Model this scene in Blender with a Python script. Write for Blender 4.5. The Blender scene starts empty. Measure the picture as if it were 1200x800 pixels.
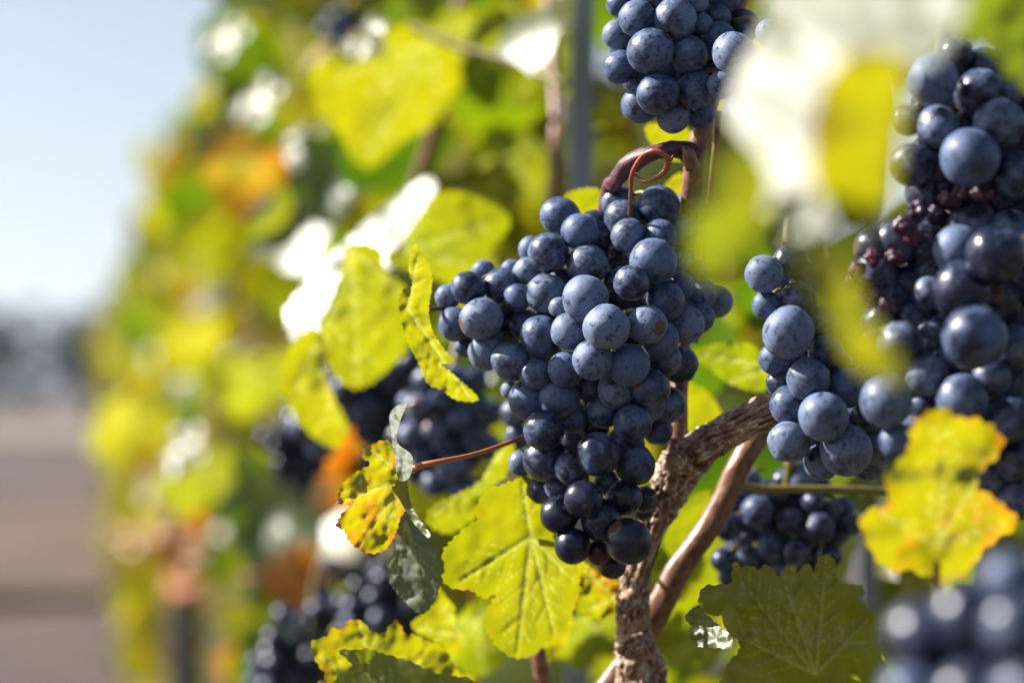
import bpy, bmesh, math, random
import numpy as np
from mathutils import Vector, Matrix, noise
from mathutils.geometry import delaunay_2d_cdt

random.seed(7)
RNG = np.random.default_rng(11)
S = bpy.context.scene
COL = S.collection
R = math.radians

# ------------------------------------------------------------------ camera, sky, sun, exposure
FPX = 1200 * 85 / 36.0                      # focal length in photo pixels
CAM = Vector((0, 0, 0.95))
YAW, PITCH = math.atan(500 / FPX), math.atan(60 / FPX)
cam = bpy.data.cameras.new('camera')
cam.lens, cam.sensor_width = 85, 36
cam.clip_start, cam.clip_end = 0.05, 9000
cam_o = bpy.data.objects.new('camera', cam)
COL.objects.link(cam_o)
cam_o.location = CAM
cam_o.rotation_euler = (R(90) + PITCH, 0, -YAW)
S.camera = cam_o
FOCUS = 0.85
cam.dof.use_dof = True
cam.dof.focus_distance = FOCUS
cam.dof.aperture_fstop = 5.2
cam.dof.aperture_blades = 0
M = cam_o.rotation_euler.to_matrix()
CR, CU, CF = M @ Vector((1, 0, 0)), M @ Vector((0, 1, 0)), M @ Vector((0, 0, -1))

SUN_CAM = Vector((-0.76, 0.58, 0.14))        # towards the sun: right, up, forward
sd = (CR * SUN_CAM.x + CU * SUN_CAM.y + CF * SUN_CAM.z).normalized()
elev, azim = math.asin(sd.z), math.atan2(sd.x, sd.y)
w = bpy.data.worlds.new('World')
S.world = w
w.use_nodes = True
nt = w.node_tree
sky = nt.nodes.new('ShaderNodeTexSky')
sky.sky_type = 'NISHITA'
sky.sun_disc = False
sky.sun_elevation = elev
sky.sun_rotation = azim
sky.air_density, sky.dust_density, sky.ozone_density = 1.0, 2.0, 2.2
bg = nt.nodes['Background']
bg.inputs['Strength'].default_value = 0.045
nt.links.new(sky.outputs[0], bg.inputs[0])
sun = bpy.data.lights.new('sun', 'SUN')
sun.energy, sun.angle, sun.color = 5.0, R(0.5), (1.0, 0.95, 0.87)
sun_o = bpy.data.objects.new('sun', sun)
COL.objects.link(sun_o)
sun_o.rotation_euler = sd.to_track_quat('Z', 'Y').to_euler()
S.view_settings.view_transform = 'Standard'
S.view_settings.look = 'None'
S.view_settings.exposure = 1.6
S.view_settings.gamma = 1
S.view_settings.use_curve_mapping = False
S.render.engine = 'CYCLES'
S.cycles.use_denoising = True
S.cycles.use_adaptive_sampling = False
S.cycles.max_bounces = 8
S.cycles.transparent_max_bounces = 4
S.cycles.sample_clamp_indirect = 6


# ------------------------------------------------------------------ helpers
def P(px, py, d):
    """World point seen at photo pixel (px, py), d metres in front of the camera."""
    return CAM + CR * ((px - 600) / FPX * d) + CU * ((400 - py) / FPX * d) + CF * d


def thing(name, label, cat, loc=(0, 0, 0), group=None):
    o = bpy.data.objects.new(name, None)
    o.empty_display_size = 0.01
    COL.objects.link(o)
    o.location = loc
    o['label'], o['category'] = label, cat
    if group:
        o['group'] = group
    return o


def tag(o, label, cat, group=None):
    o['label'], o['category'] = label, cat
    if group:
        o['group'] = group
    return o


def link(name, me, parent=None, mat=None):
    o = bpy.data.objects.new(name, me)
    COL.objects.link(o)
    if mat is not None and not me.materials:
        me.materials.append(mat)
    if parent is not None:
        o.parent = parent
    return o


def mesh(name, verts, faces, smooth=True):
    me = bpy.data.meshes.new(name)
    me.from_pydata([tuple(v) for v in verts], [], [tuple(f) for f in faces])
    if smooth:
        me.polygons.foreach_set('use_smooth', [True] * len(me.polygons))
    me.update()
    return me


def fattr(me, name, vals):
    a = me.attributes.new(name, 'FLOAT', 'POINT')
    a.data.foreach_set('value', np.asarray(vals, dtype=np.float32))


# ------------------------------------------------------------------ node material helper
class NT:
    def __init__(self, name):
        self.m = bpy.data.materials.new(name)
        self.m.use_nodes = True
        self.t = self.m.node_tree
        self.t.nodes.clear()
        self.out = self.t.nodes.new('ShaderNodeOutputMaterial')

    def n(self, typ, **kw):
        x = self.t.nodes.new(typ)
        for k, v in kw.items():
            if k.startswith('i_'):
                key = k[2:]
                x.inputs[int(key) if key.isdigit() else key.replace('_', ' ')].default_value = v
            else:
                setattr(x, k, v)
        return x

    def set(self, sock, v):
        if isinstance(v, bpy.types.NodeSocket):
            self.t.links.new(v, sock)
        else:
            if isinstance(v, tuple) and len(v) == 3 and sock.type == 'RGBA':
                v = (*v, 1)
            sock.default_value = v

    def math(self, op, a, b=0.0, c=None, clamp=False):
        x = self.n('ShaderNodeMath', operation=op, use_clamp=clamp)
        self.set(x.inputs[0], a)
        self.set(x.inputs[1], b)
        if c is not None:
            self.set(x.inputs[2], c)
        return x.outputs[0]

    def mix(self, f, a, b):
        x = self.n('ShaderNodeMix', data_type='RGBA')
        self.set(x.inputs['Factor'], f)
        self.set(x.inputs['A'], a) if False else self.set(x.inputs[6], a)
        self.set(x.inputs[7], b)
        return x.outputs[2]

    def fmix(self, f, a, b):
        x = self.n('ShaderNodeMix', data_type='FLOAT')
        self.set(x.inputs[0], f)
        self.set(x.inputs[2], a)
        self.set(x.inputs[3], b)
        return x.outputs[0]

    def step(self, v, lo, hi, a=0.0, b=1.0):
        x = self.n('ShaderNodeMapRange', interpolation_type='SMOOTHSTEP')
        self.set(x.inputs[0], v)
        for i, q in enumerate((lo, hi, a, b)):
            self.set(x.inputs[i + 1], q)
        return x.outputs[0]

    def noise(self, vec, scale, detail=3.0, rough=0.55, w=None, dist=0.0):
        x = self.n('ShaderNodeTexNoise', noise_dimensions='4D' if w is not None else '3D')
        if vec is not None:
            self.set(x.inputs['Vector'], vec)
        if w is not None:
            self.set(x.inputs['W'], w)
        x.inputs['Scale'].default_value = scale
        x.inputs['Detail'].default_value = detail
        x.inputs['Roughness'].default_value = rough
        x.inputs['Distortion'].default_value = dist
        return x.outputs[0]

    def bump(self, h, strength, dist):
        x = self.n('ShaderNodeBump')
        x.inputs['Strength'].default_value = strength
        x.inputs['Distance'].default_value = dist
        self.set(x.inputs['Height'], h)
        return x.outputs[0]

    def princ(self, **kw):
        x = self.n('ShaderNodeBsdfPrincipled')
        for k, v in kw.items():
            self.set(x.inputs[k.replace('_', ' ')], v)
        return x

    def finish(self, sh):
        self.t.links.new(sh, self.out.inputs['Surface'])
        return self.m


def coord(N, which):
    return N.n('ShaderNodeTexCoord').outputs[which]


def scaled(N, vec, s):
    x = N.n('ShaderNodeMapping')
    N.set(x.inputs['Vector'], vec)
    x.inputs['Scale'].default_value = s
    return x.outputs[0]


# ------------------------------------------------------------------ materials
def make_grape_mat():
    """object colour: R bloom amount, G reddish ripeness, B shrivel"""
    N = NT('grape_skin')
    oi = N.n('ShaderNodeObjectInfo')
    rnd = N.math('MULTIPLY', oi.outputs['Random'], 60.0)
    sep = N.n('ShaderNodeSeparateColor')
    N.set(sep.inputs[0], oi.outputs['Color'])
    oc = coord(N, 'Object')
    big = N.noise(oc, 1.3, 3, .6, rnd)
    mid = N.noise(oc, 4.5, 4, .65, rnd)
    fine = N.noise(oc, 22, 3, .6, rnd)
    scr = N.noise(scaled(N, oc, (30, 9, 5)), 1.0, 3, .6, rnd, .8)
    bl = N.math('ADD', N.math('MULTIPLY', big, 1.1), N.math('ADD', N.math('MULTIPLY', mid, .55), -.13))
    thr = N.math('SUBTRACT', 1.15, N.math('MULTIPLY', sep.outputs[0], .80))
    bloom = N.step(bl, N.math('SUBTRACT', thr, .22), N.math('ADD', thr, .22))
    rub = N.step(scr, .57, .64)
    speck = N.step(N.noise(oc, 13, 4, .65, rnd), .60, .645)
    patch = N.step(N.noise(oc, 2.6, 5, .7, N.math('ADD', rnd, 9.0)), .53, .63)
    wear = N.math('MAXIMUM', N.math('MULTIPLY', rub, .62), N.math('MULTIPLY', speck, .8))
    wear = N.math('MAXIMUM', wear, N.math('MULTIPLY', patch, .85))
    bloom = N.math('MULTIPLY', bloom, N.math('SUBTRACT', 1.0, wear))
    bloom = N.math('MULTIPLY', bloom, N.step(fine, .2, .7, .78, 1.0))
    skin = N.mix(sep.outputs[1], (.009, .012, .030), (.085, .010, .022))
    tint = N.mix(N.step(oi.outputs['Random'], 0, 1), (.070, .110, .225), (.145, .190, .30))
    col = N.mix(N.math('MULTIPLY', bloom, .92), skin, tint)
    z = N.n('ShaderNodeSeparateXYZ')
    N.set(z.inputs[0], oc)
    scar = N.step(N.math('ADD', z.outputs[2], N.math('MULTIPLY', mid, .012)), .9935, .997)
    col = N.mix(scar, col, (.10, .055, .03))
    rough = N.fmix(bloom, N.fmix(N.math('MULTIPLY', mid, 1.0), .22, .36), .62)
    h = N.math('ADD', N.math('MULTIPLY', bloom, .5), N.math('MULTIPLY', mid, .5))
    p = N.princ(Base_Color=col, Roughness=rough, Normal=N.bump(h, .25, .00025))
    p.inputs['Specular IOR Level'].default_value = .42
    N.set(p.inputs['Sheen Weight'], N.math('MULTIPLY', bloom, .10))
    p.inputs['Sheen Roughness'].default_value = .45
    p.inputs['Sheen Tint'].default_value = (.72, .80, 1, 1)
    return N.finish(p.outputs[0])


def make_leaf_mat(name, by_object):
    """colour channels: R green->yellow, G orange/brown blotching, B grey-green dullness"""
    N = NT(name)
    if by_object:
        oi = N.n('ShaderNodeObjectInfo')
        csock, rnd = oi.outputs['Color'], N.math('MULTIPLY', oi.outputs['Random'], 40.0)
    else:
        at = N.n('ShaderNodeAttribute', attribute_name='leafcol')
        csock, rnd = at.outputs['Color'], 0.0
    sep = N.n('ShaderNodeSeparateColor')
    N.set(sep.inputs[0], csock)
    yel, org, dul = sep.outputs[0], sep.outputs[1], sep.outputs[2]
    vein = N.n('ShaderNodeAttribute', attribute_name='vein').outputs['Fac']
    rim = N.n('ShaderNodeAttribute', attribute_name='rim').outputs['Fac']
    oc = N.n('ShaderNodeNewGeometry').outputs['Position']
    big = N.noise(oc, 45, 3, .6, rnd)
    mid = N.noise(oc, 160, 4, .65, rnd)
    fin = N.noise(oc, 900, 3, .6, rnd)
    y2 = N.math('ADD', yel, N.math('MULTIPLY', N.math('SUBTRACT', big, .5), .55), clamp=True)
    refl = N.mix(y2, (.022, .045, .004), (.15, .12, .005))
    tran = N.mix(y2, (.09, .21, .002), (.54, .45, .003))
    # orange and brown discolouration, from the rim inwards and in patches
    o1 = N.math('ADD', N.math('MULTIPLY', mid, .75), N.math('ADD', N.math('MULTIPLY', rim, .13), N.math('MULTIPLY', big, .35)))
    ob = N.step(N.math('ADD', o1, N.math('MULTIPLY', org, .75)), .86, 1.14)
    refl = N.mix(ob, refl, (.27, .10, .010))
    tran = N.mix(ob, tran, (.66, .20, .006))
    b1 = N.math('ADD', N.math('MULTIPLY', mid, .7), N.math('ADD', N.math('MULTIPLY', rim, .26), N.math('MULTIPLY', fin, .2)))
    br = N.step(N.math('ADD', b1, N.math('MULTIPLY', org, .42)), 1.0, 1.13)
    refl = N.mix(br, refl, (.085, .035, .016))
    tran = N.mix(br, tran, (.12, .035, .008))
    refl = N.mix(dul, refl, (.12, .145, .115))
    tran = N.mix(dul, tran, (.12, .16, .06))
    dots = N.step(fin, .66, .72)
    refl = N.mix(N.math('MULTIPLY', dots, .25), refl, (.16, .12, .04))
    vm = N.math('MULTIPLY', vein, .55)
    refl = N.mix(vm, refl, (.42, .42, .17))
    tran = N.mix(N.math('MULTIPLY', vein, .45), tran, (.78, .78, .22))
    back = N.n('ShaderNodeNewGeometry').outputs['Backfacing']
    refl = N.mix(N.math('MULTIPLY', back, .12), refl, (.15, .19, .07))
    h = N.math('ADD', N.math('MULTIPLY', vein, .5), N.math('ADD', N.math('MULTIPLY', mid, .8), N.math('MULTIPLY', fin, .25)))
    nrm = N.bump(h, .5, .0005)
    rough = N.fmix(N.math('MAXIMUM', N.math('MAXIMUM', br, N.math('MULTIPLY', dul, .9)), N.math('MULTIPLY', ob, .6)), N.fmix(mid, .26, .42), .75)
    df = N.n('ShaderNodeBsdfDiffuse')
    N.set(df.inputs['Color'], refl)
    N.set(df.inputs['Normal'], nrm)
    tr = N.n('ShaderNodeBsdfTranslucent')
    N.set(tr.inputs['Color'], tran)
    N.set(tr.inputs['Normal'], nrm)
    body = N.n('ShaderNodeMixShader')
    body.inputs[0].default_value = .5
    N.t.links.new(df.outputs[0], body.inputs[1])
    N.t.links.new(tr.outputs[0], body.inputs[2])
    gl = N.n('ShaderNodeBsdfGlossy')
    N.set(gl.inputs['Roughness'], rough)
    N.set(gl.inputs['Normal'], nrm)
    lw = N.n('ShaderNodeLayerWeight')
    lw.inputs['Blend'].default_value = .5
    fres = N.math('ADD', .032, N.math('MULTIPLY', N.math('POWER', lw.outputs['Facing'], 5.0), .35))
    mx = N.n('ShaderNodeMixShader')
    N.t.links.new(fres, mx.inputs[0])
    N.t.links.new(body.outputs[0], mx.inputs[1])
    N.t.links.new(gl.outputs[0], mx.inputs[2])
    return N.finish(mx.outputs[0])


def make_bark_mat():
    N = NT('old_vine_bark')
    uv = coord(N, 'UV')
    f1 = N.noise(scaled(N, uv, (9, 22, 1)), 1.0, 5, .65, None, .5)
    f2 = N.noise(scaled(N, uv, (34, 40, 1)), 1.0, 4, .7, None, .3)
    k = N.math('ADD', N.math('MULTIPLY', f1, .65), N.math('MULTIPLY', f2, .45))
    ridge = N.n('ShaderNodeAttribute', attribute_name='ridge').outputs['Fac']
    k = N.math('ADD', k, N.math('MULTIPLY', ridge, .22))
    cr = N.n('ShaderNodeValToRGB')
    N.set(cr.inputs[0], k)
    e = cr.color_ramp.elements
    e[0].position, e[0].color = .40, (.026, .013, .007, 1)
    e[1].position, e[1].color = .80, (.58, .50, .44, 1)
    for pos, c in ((.52, (.115, .052, .024, 1)), (.64, (.27, .15, .085, 1))):
        x = e.new(pos)
        x.color = c
    p = N.princ(Base_Color=cr.outputs[0], Roughness=.62, Normal=N.bump(k, .8, .0012))
    return N.finish(p.outputs[0])


def make_wood_mat(name, c1, c2, rough=.5, su=4, sv=30, bump=.3):
    N = NT(name)
    uv = coord(N, 'UV')
    f = N.noise(scaled(N, uv, (su * 3, sv, 1)), 1.0, 4, .6)
    g = N.noise(coord(N, 'Object'), 60, 3, .6)
    col = N.mix(N.step(N.math('ADD', N.math('MULTIPLY', f, .7), N.math('MULTIPLY', g, .4)), .38, .72), c1, c2)
    p = N.princ(Base_Color=col, Roughness=rough, Normal=N.bump(f, bump, .0008))
    return N.finish(p.outputs[0])


def make_steel_mat():
    N = NT('galvanised_steel')
    oc = coord(N, 'Object')
    f = N.noise(scaled(N, oc, (1, 1, .12)), 120, 4, .6)
    col = N.mix(f, (.15, .17, .21), (.24, .27, .32))
    p = N.princ(Base_Color=col, Roughness=N.fmix(f, .35, .55), Metallic=.3)
    return N.finish(p.outputs[0])


def make_ground_mat():
    N = NT('vineyard_soil')
    pos = N.n('ShaderNodeNewGeometry').outputs['Position']
    big = N.noise(pos, .35, 4, .6)
    mid = N.noise(pos, 3.0, 5, .65)
    fin = N.noise(pos, 40, 4, .7)
    k = N.math('ADD', N.math('MULTIPLY', mid, .6), N.math('MULTIPLY', fin, .4))
    soil = N.mix(N.step(k, .35, .65), (.026, .015, .016), (.082, .050, .050))
    dry = N.mix(N.step(fin, .35, .65), (.042, .026, .014), (.10, .064, .034))
    col = N.mix(N.step(N.math('ADD', big, N.math('MULTIPLY', mid, .3)), .60, .78), soil, dry)
    p = N.princ(Base_Color=col, Roughness=.95, Normal=N.bump(k, .6, .03))
    return N.finish(p.outputs[0])


def make_patch_mat(name, c1, c2, scale):
    N = NT(name)
    pos = N.n('ShaderNodeNewGeometry').outputs['Position']
    f = N.noise(pos, scale, 5, .65)
    col = N.mix(N.step(f, .35, .65), c1, c2)
    p = N.princ(Base_Color=col, Roughness=.95)
    return N.finish(p.outputs[0])


MG = make_grape_mat()
ML = make_leaf_mat('vine_leaf', True)
MF = make_leaf_mat('vine_foliage', False)
MB = make_bark_mat()
MC = make_wood_mat('ripe_cane', (.085, .032, .016), (.27, .125, .065), .42)
MPED = make_wood_mat('purple_stalk', (.030, .009, .020), (.13, .040, .045), .5, 4, 26, .4)
MTEN = make_wood_mat('tendril_skin', (.22, .10, .02), (.35, .045, .035), .35, 1, 3, .2)
MRED = make_wood_mat('red_petiole', (.34, .075, .035), (.42, .15, .06), .4, 3, 12, .15)
MGRN = make_wood_mat('green_stem', (.10, .10, .02), (.22, .16, .04), .5, 3, 12, .15)
MST = make_steel_mat()


# ------------------------------------------------------------------ tubes
def catmull(pts, n):
    pts = [Vector(p) for p in pts]
    pp = [pts[0] * 2 - pts[1]] + pts + [pts[-1] * 2 - pts[-2]]
    out = []
    for i in range(1, len(pp) - 2):
        a, b, c, d = pp[i - 1:i + 3]
        for k in range(n):
            t = k / n
            out.append(.5 * ((2 * b) + (c - a) * t + (2 * a - 5 * b + 4 * c - d) * t * t + (3 * b - a - 3 * c + d) * t ** 3))
    out.append(pts[-1].copy())
    return out


def tube(name, pts, radii, seg=12, sub=8, rough=0.0, ridge=0.0, seed=0, smooth=True):
    """Swept tube through pts; rough = lumpy radius noise, ridge = lengthwise bark ridges (both as a share of the radius)."""
    path = catmull(pts, sub)
    n = len(path)
    rr = np.interp(np.linspace(0, len(radii) - 1, n), range(len(radii)), radii)
    verts, uvs, rid = [], [], []
    T = (path[1] - path[0]).normalized()
    U = T.orthogonal().normalized()
    L = 0.0
    for i, p in enumerate(path):
        t = (path[min(i + 1, n - 1)] - path[max(i - 1, 0)]).normalized()
        U = (U - t * U.dot(t)).normalized()
        V = t.cross(U)
        if i:
            L += (p - path[i - 1]).length
        for k in range(seg):
            a = 2 * math.pi * k / seg
            r = rr[i]
            rv = 0.0
            if rough:
                r *= 1 + rough * noise.noise(Vector((math.cos(a) * 1.3, math.sin(a) * 1.3, L / rr[i] * .6 + seed * 7)))
            if ridge:
                q = noise.noise(Vector((math.cos(a) * 4.2, math.sin(a) * 4.2, L / rr[i] * .55 + seed * 3)))
                q2 = noise.noise(Vector((math.cos(a) * 9, math.sin(a) * 9, L / rr[i] * 1.0 + seed * 5)))
                rv = (1 - abs(q) * 2.4) * .7 + q2 * .6
                r *= 1 + ridge * rv
            verts.append(p + (U * math.cos(a) + V * math.sin(a)) * r)
            uvs.append((a / (2 * math.pi), L * 10))
            rid.append(rv)
    faces, fuv = [], []
    for i in range(n - 1):
        for k in range(seg):
            k2 = (k + 1) % seg
            faces.append((i * seg + k, i * seg + k2, (i + 1) * seg + k2, (i + 1) * seg + k))
            u0, u1 = k / seg, (k + 1) / seg
            fuv += [(u0, uvs[i * seg][1]), (u1, uvs[i * seg][1]), (u1, uvs[(i + 1) * seg][1]), (u0, uvs[(i + 1) * seg][1])]
    for base, rev in ((0, True), ((n - 1) * seg, False)):
        f = [base + k for k in range(seg)]
        faces.append(f[::-1] if rev else f)
        fuv += [(.5, 0)] * seg
    me = mesh(name, verts, faces, smooth)
    ul = me.uv_layers.new(name='UVMap')
    ul.data.foreach_set('uv', np.asarray(fuv, dtype=np.float32).ravel())
    if ridge:
        fattr(me, 'ridge', rid)
    return me


def px_tube(name, pl, radii_px, **kw):
    """pl: (px, py, depth); radii in photo pixels at the depth of each point."""
    pts = [P(*q) for q in pl]
    rad = [r / FPX * q[2] for r, q in zip(radii_px, pl)]
    return tube(name, pts, rad, **kw)


def join_meshes(name, mes):
    bm = bmesh.new()
    for m in mes:
        bm.from_mesh(m)
    me = bpy.data.meshes.new(name)
    bm.to_mesh(me)
    bm.free()
    return me


# ------------------------------------------------------------------ grapes
def grape_mesh(kind):
    bm = bmesh.new()
    bmesh.ops.create_icosphere(bm, subdivisions=4, radius=1.0)
    sd_ = {'plump': 0, 'oval': 5, 'raisin': 11, 'squashed': 17, 'lopsided': 23, 'dented': 31}[kind]
    for v in bm.verts:
        d = v.co.normalized()
        r = 1 + (.018 if kind in ('plump', 'oval') else .05) * noise.noise(d * 1.4 + Vector((sd_, 0, 0))) + .006 * noise.noise(d * 4 + Vector((sd_, 0, 0)))
        if kind in ('squashed', 'dented'):
            for ax in (Vector((.8, .3, .5)), Vector((-.5, .8, .2)), Vector((.1, -.7, .7))):
                r -= max(0, d.dot(ax.normalized()) - .90) * .7
        if kind == 'raisin':
            r = .86 + .34 * noise.noise(d * 1.5 + Vector((sd_, 3, 0))) - .24 * abs(noise.noise(d * 3.4 + Vector((3, sd_, 0)))) + .05 * noise.noise(d * 9)
        v.co = d * r
        if kind in ('oval', 'lopsided'):
            v.co.z *= 1.07
        elif kind == 'plump':
            v.co.z *= .985
        if d.z > .985 and kind != 'raisin':
            v.co.z -= .012
    me = bpy.data.meshes.new('grape_' + kind)
    bm.to_mesh(me)
    bm.free()
    me.polygons.foreach_set('use_smooth', [True] * len(me.polygons))
    me.materials.append(MG)
    return me


GM = {k: grape_mesh(k) for k in ('plump', 'oval', 'raisin', 'squashed', 'lopsided', 'dented')}


def settle(xyz, rad, xfix=True, it=160, slack=.88):
    """Push overlapping grapes apart; with xfix only their depth moves."""
    n = len(rad)
    for _ in range(it):
        mv = np.zeros_like(xyz)
        for i in range(n):
            d = xyz[i] - xyz
            dist = np.sqrt((d ** 2).sum(1)) + 1e-9
            need = (rad[i] + rad) * slack
            hit = (dist < need)
            hit[i] = False
            for j in np.nonzero(hit)[0]:
                if xfix:
                    dxy = math.hypot(d[j, 0], d[j, 1])
                    gap = math.sqrt(max(need[j] ** 2 - dxy ** 2, 0)) - abs(d[j, 2])
                    s = 1 if d[j, 2] >= 0 else -1
                    mv[i, 2] += s * min(gap, .003) * .25
                else:
                    mv[i] += d[j] / dist[j] * (need[j] - dist[j]) * .3
        xyz += mv
    return xyz


def add_grape(parent, loc, r, bloom=.62, red=0.0, kind=None, face=None, label=None):
    kind = kind or random.choice(('plump', 'oval', 'squashed', 'lopsided', 'dented'))
    o = bpy.data.objects.new('grape', GM[kind])
    COL.objects.link(o)
    o.parent = parent
    o.location = loc
    if face is None:
        q = Vector((random.gauss(0, 1), random.gauss(0, 1), random.gauss(0, 1))).normalized()
        if q.dot(-CF) > .2 and random.random() < .5:
            q = -q
    else:
        q = (CR * face[0] + CU * face[1] - CF * face[2]).normalized()
    o.rotation_euler = (q.to_track_quat('Z', 'Y') @ Matrix.Rotation(random.uniform(0, 6.28), 3, 'Z').to_quaternion()).to_euler()
    o.scale = (r, r, r)
    o.color = (bloom, red, 0, 1)
    if label:
        o['label'] = label
    return o


def pedicel(mes, a, b, r=.0009):
    mid_ = (a + b) / 2 + Vector((0, 0, .003))
    mes.append(tube('pedicel', [a, mid_, b], [r * .8, r, r * 1.3], seg=6, sub=3))


def bunch_from_list(label, group, grapes, d0, bulge, stem_pts, stem_r, stem_mat=None, swell=1.04, bloom=(.52, .84), thin_low=False):
    """grapes: (px, py, r_px, layer[, opts]); layer 0 = nearest, larger = farther back. Depth from layer, then settled so no two interpenetrate."""
    cx = np.mean([g[0] for g in grapes])
    cy = np.mean([g[1] for g in grapes])
    sc = d0 / FPX
    rad = np.array([g[2] * sc * swell for g in grapes])
    xyz = np.array([[(g[0] - cx) * sc, (cy - g[1]) * sc, g[3] * bulge] for g in grapes], dtype=float)
    xyz = settle(xyz, rad)
    off = P(cx, cy, d0)
    rm0 = float(np.median([g[2] for g in grapes]))
    root = thing('grape_bunch', label, 'grape bunch', off, group)
    mes = []
    for g, p, r in zip(grapes, xyz, rad):
        opt = g[4] if len(g) > 4 else {}
        loc = P(g[0], g[1], d0 + p[2]) - off
        lowdown = max(0, (g[1] - cy) / (rm0 * 9)) if thin_low else 0  # bloom thins towards the bottom of the bunch
        add_grape(root, loc, r * (d0 + p[2]) / d0, **{'bloom': random.uniform(*bloom) - .15 * lowdown, **opt})
        if g[3] <= 2.0 and opt.get('kind') != 'raisin':
            core = P(cx + (g[0] - cx) * .6, g[1] - 14, d0 + max(p[2] + .010, np.median(xyz[:, 2]) + .006)) - off
            pedicel(mes, core, loc)
    # grapes deeper inside the bunch, wherever a gap between the front ones would let daylight through
    gx = np.array([g[:2] for g in grapes], float)
    gr = np.array([g[2] for g in grapes], float)
    rm = float(np.median(gr))
    lo_, hi_ = gx.min(0), gx.max(0)
    cand = np.array([(a, b) for a in np.arange(lo_[0], hi_[0], rm * .3) for b in np.arange(lo_[1], hi_[1], rm * .3)])
    dd = np.linalg.norm(cand[:, None] - gx[None], axis=2)
    order = np.argsort(dd, axis=1)[:, :7]
    gaps = []
    for q, row, od in zip(cand, dd, order):
        if (row < gr * .92).any():
            continue
        v = gx[od] - q
        near = row[od] < 3.4 * rm
        a = np.sort(np.arctan2(v[near, 1], v[near, 0]))
        if len(a) < 4 or np.max(np.diff(np.append(a, a[0] + 2 * math.pi))) > 2.3:
            continue
        gaps.append((q, float((row - gr).min())))
    gaps.sort(key=lambda t: -t[1])
    done = []
    back = float(np.percentile(xyz[:, 2], 70))
    for q, _ in gaps:
        if len(grapes) + len(done) >= 99:
            break
        if any(np.linalg.norm(q - e) < rm * .9 for e in done):
            continue
        done.append(q)
        z = back + .008 + random.uniform(0, .004)
        add_grape(root, P(q[0], q[1], d0 + z) - off, rm * sc * 1.12, bloom=.45)
    lo = min(p[1] for p in xyz)
    top = stem_pts[-1]
    zc = float(np.median(xyz[:, 2])) + .012
    ra = [Vector(q) - off for q in stem_pts] + [CU * (lo * .2) + CF * (zc + .006), CU * (lo * .75) + CF * zc]
    st = tube('stem', ra, stem_r + [.0016, .001], seg=20, sub=12, rough=.2, ridge=.05)
    so = link('stem', st, root, stem_mat or MGRN)
    if mes:
        link('stalks', join_meshes('stalks', mes), root, MGRN)
    return root


def bunch_packed(label, group, spine, d0, n, r_px, stem_pts, bloom=(.45, .75), seed=1, red=0.0):
    """spine: (px, py, radius_px, ddepth) balls the grapes fill."""
    rng = np.random.default_rng(seed)
    sc = d0 / FPX
    sp = np.array([[(s[0] - spine[0][0]) * sc, (spine[0][1] - s[1]) * sc, s[3]] for s in spine])
    sr = np.array([s[2] * sc for s in spine])
    wgt = sr ** 2.4
    wgt /= wgt.sum()
    k = rng.choice(len(sr), n, p=wgt)
    v = rng.normal(size=(n, 3))
    v /= np.linalg.norm(v, axis=1)[:, None]
    xyz = sp[k] + v * (sr[k] * rng.uniform(.45, 1, n) ** .5)[:, None]
    rad = r_px * sc * rng.uniform(.78, 1.1, n)
    for _ in range(40):
        settle(xyz, rad, False, 1, .95)
        d = np.linalg.norm(xyz[:, None] - sp[None], axis=2) - sr[None]
        j = d.argmin(1)
        ex = np.maximum(d[np.arange(n), j], 0)
        xyz += (sp[j] - xyz) * (ex / (np.linalg.norm(sp[j] - xyz, axis=1) + 1e-6) * .5)[:, None]
    org = P(spine[0][0], spine[0][1], d0)
    root = thing('grape_bunch', label, 'grape bunch', org, group)
    for p, r in zip(xyz, rad):
        add_grape(root, CR * p[0] + CU * p[1] + CF * p[2], r, bloom=rng.uniform(*bloom), red=red)
    ra = [Vector(q) - org for q in stem_pts] + [CR * p[0] + CU * p[1] + CF * p[2] for p in (sp if len(sp) > 1 else np.vstack([sp, sp + np.array([0, -.02, 0])]))]
    link('stem', tube('stem', ra, [.0022] * len(stem_pts) + [.0015] * (len(ra) - len(stem_pts)), seg=10, sub=6, rough=.1), root, MGRN)
    return root


# ------------------------------------------------------------------ leaves
def smooth_loop(pts, step):
    """Closed Catmull-Rom through pts, resampled about every step."""
    n = len(pts)
    dense = []
    for i in range(n):
        a, b, c, d = (np.array(pts[(i + q) % n], float) for q in (-1, 0, 1, 2))
        for k in range(10):
            t = k / 10
            dense.append(.5 * ((2 * b) + (c - a) * t + (2 * a - 5 * b + 4 * c - d) * t * t + (3 * b - a - 3 * c + d) * t ** 3))
    dense = np.array(dense)
    seg = np.linalg.norm(np.roll(dense, -1, 0) - dense, axis=1)
    cum = np.concatenate([[0], np.cumsum(seg)])
    m = max(12, int(cum[-1] / step))
    q = np.linspace(0, cum[-1], m, endpoint=False)
    dd = np.vstack([dense, dense[:1]])
    return np.column_stack([np.interp(q, cum, dd[:, 0]), np.interp(q, cum, dd[:, 1])])


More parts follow.
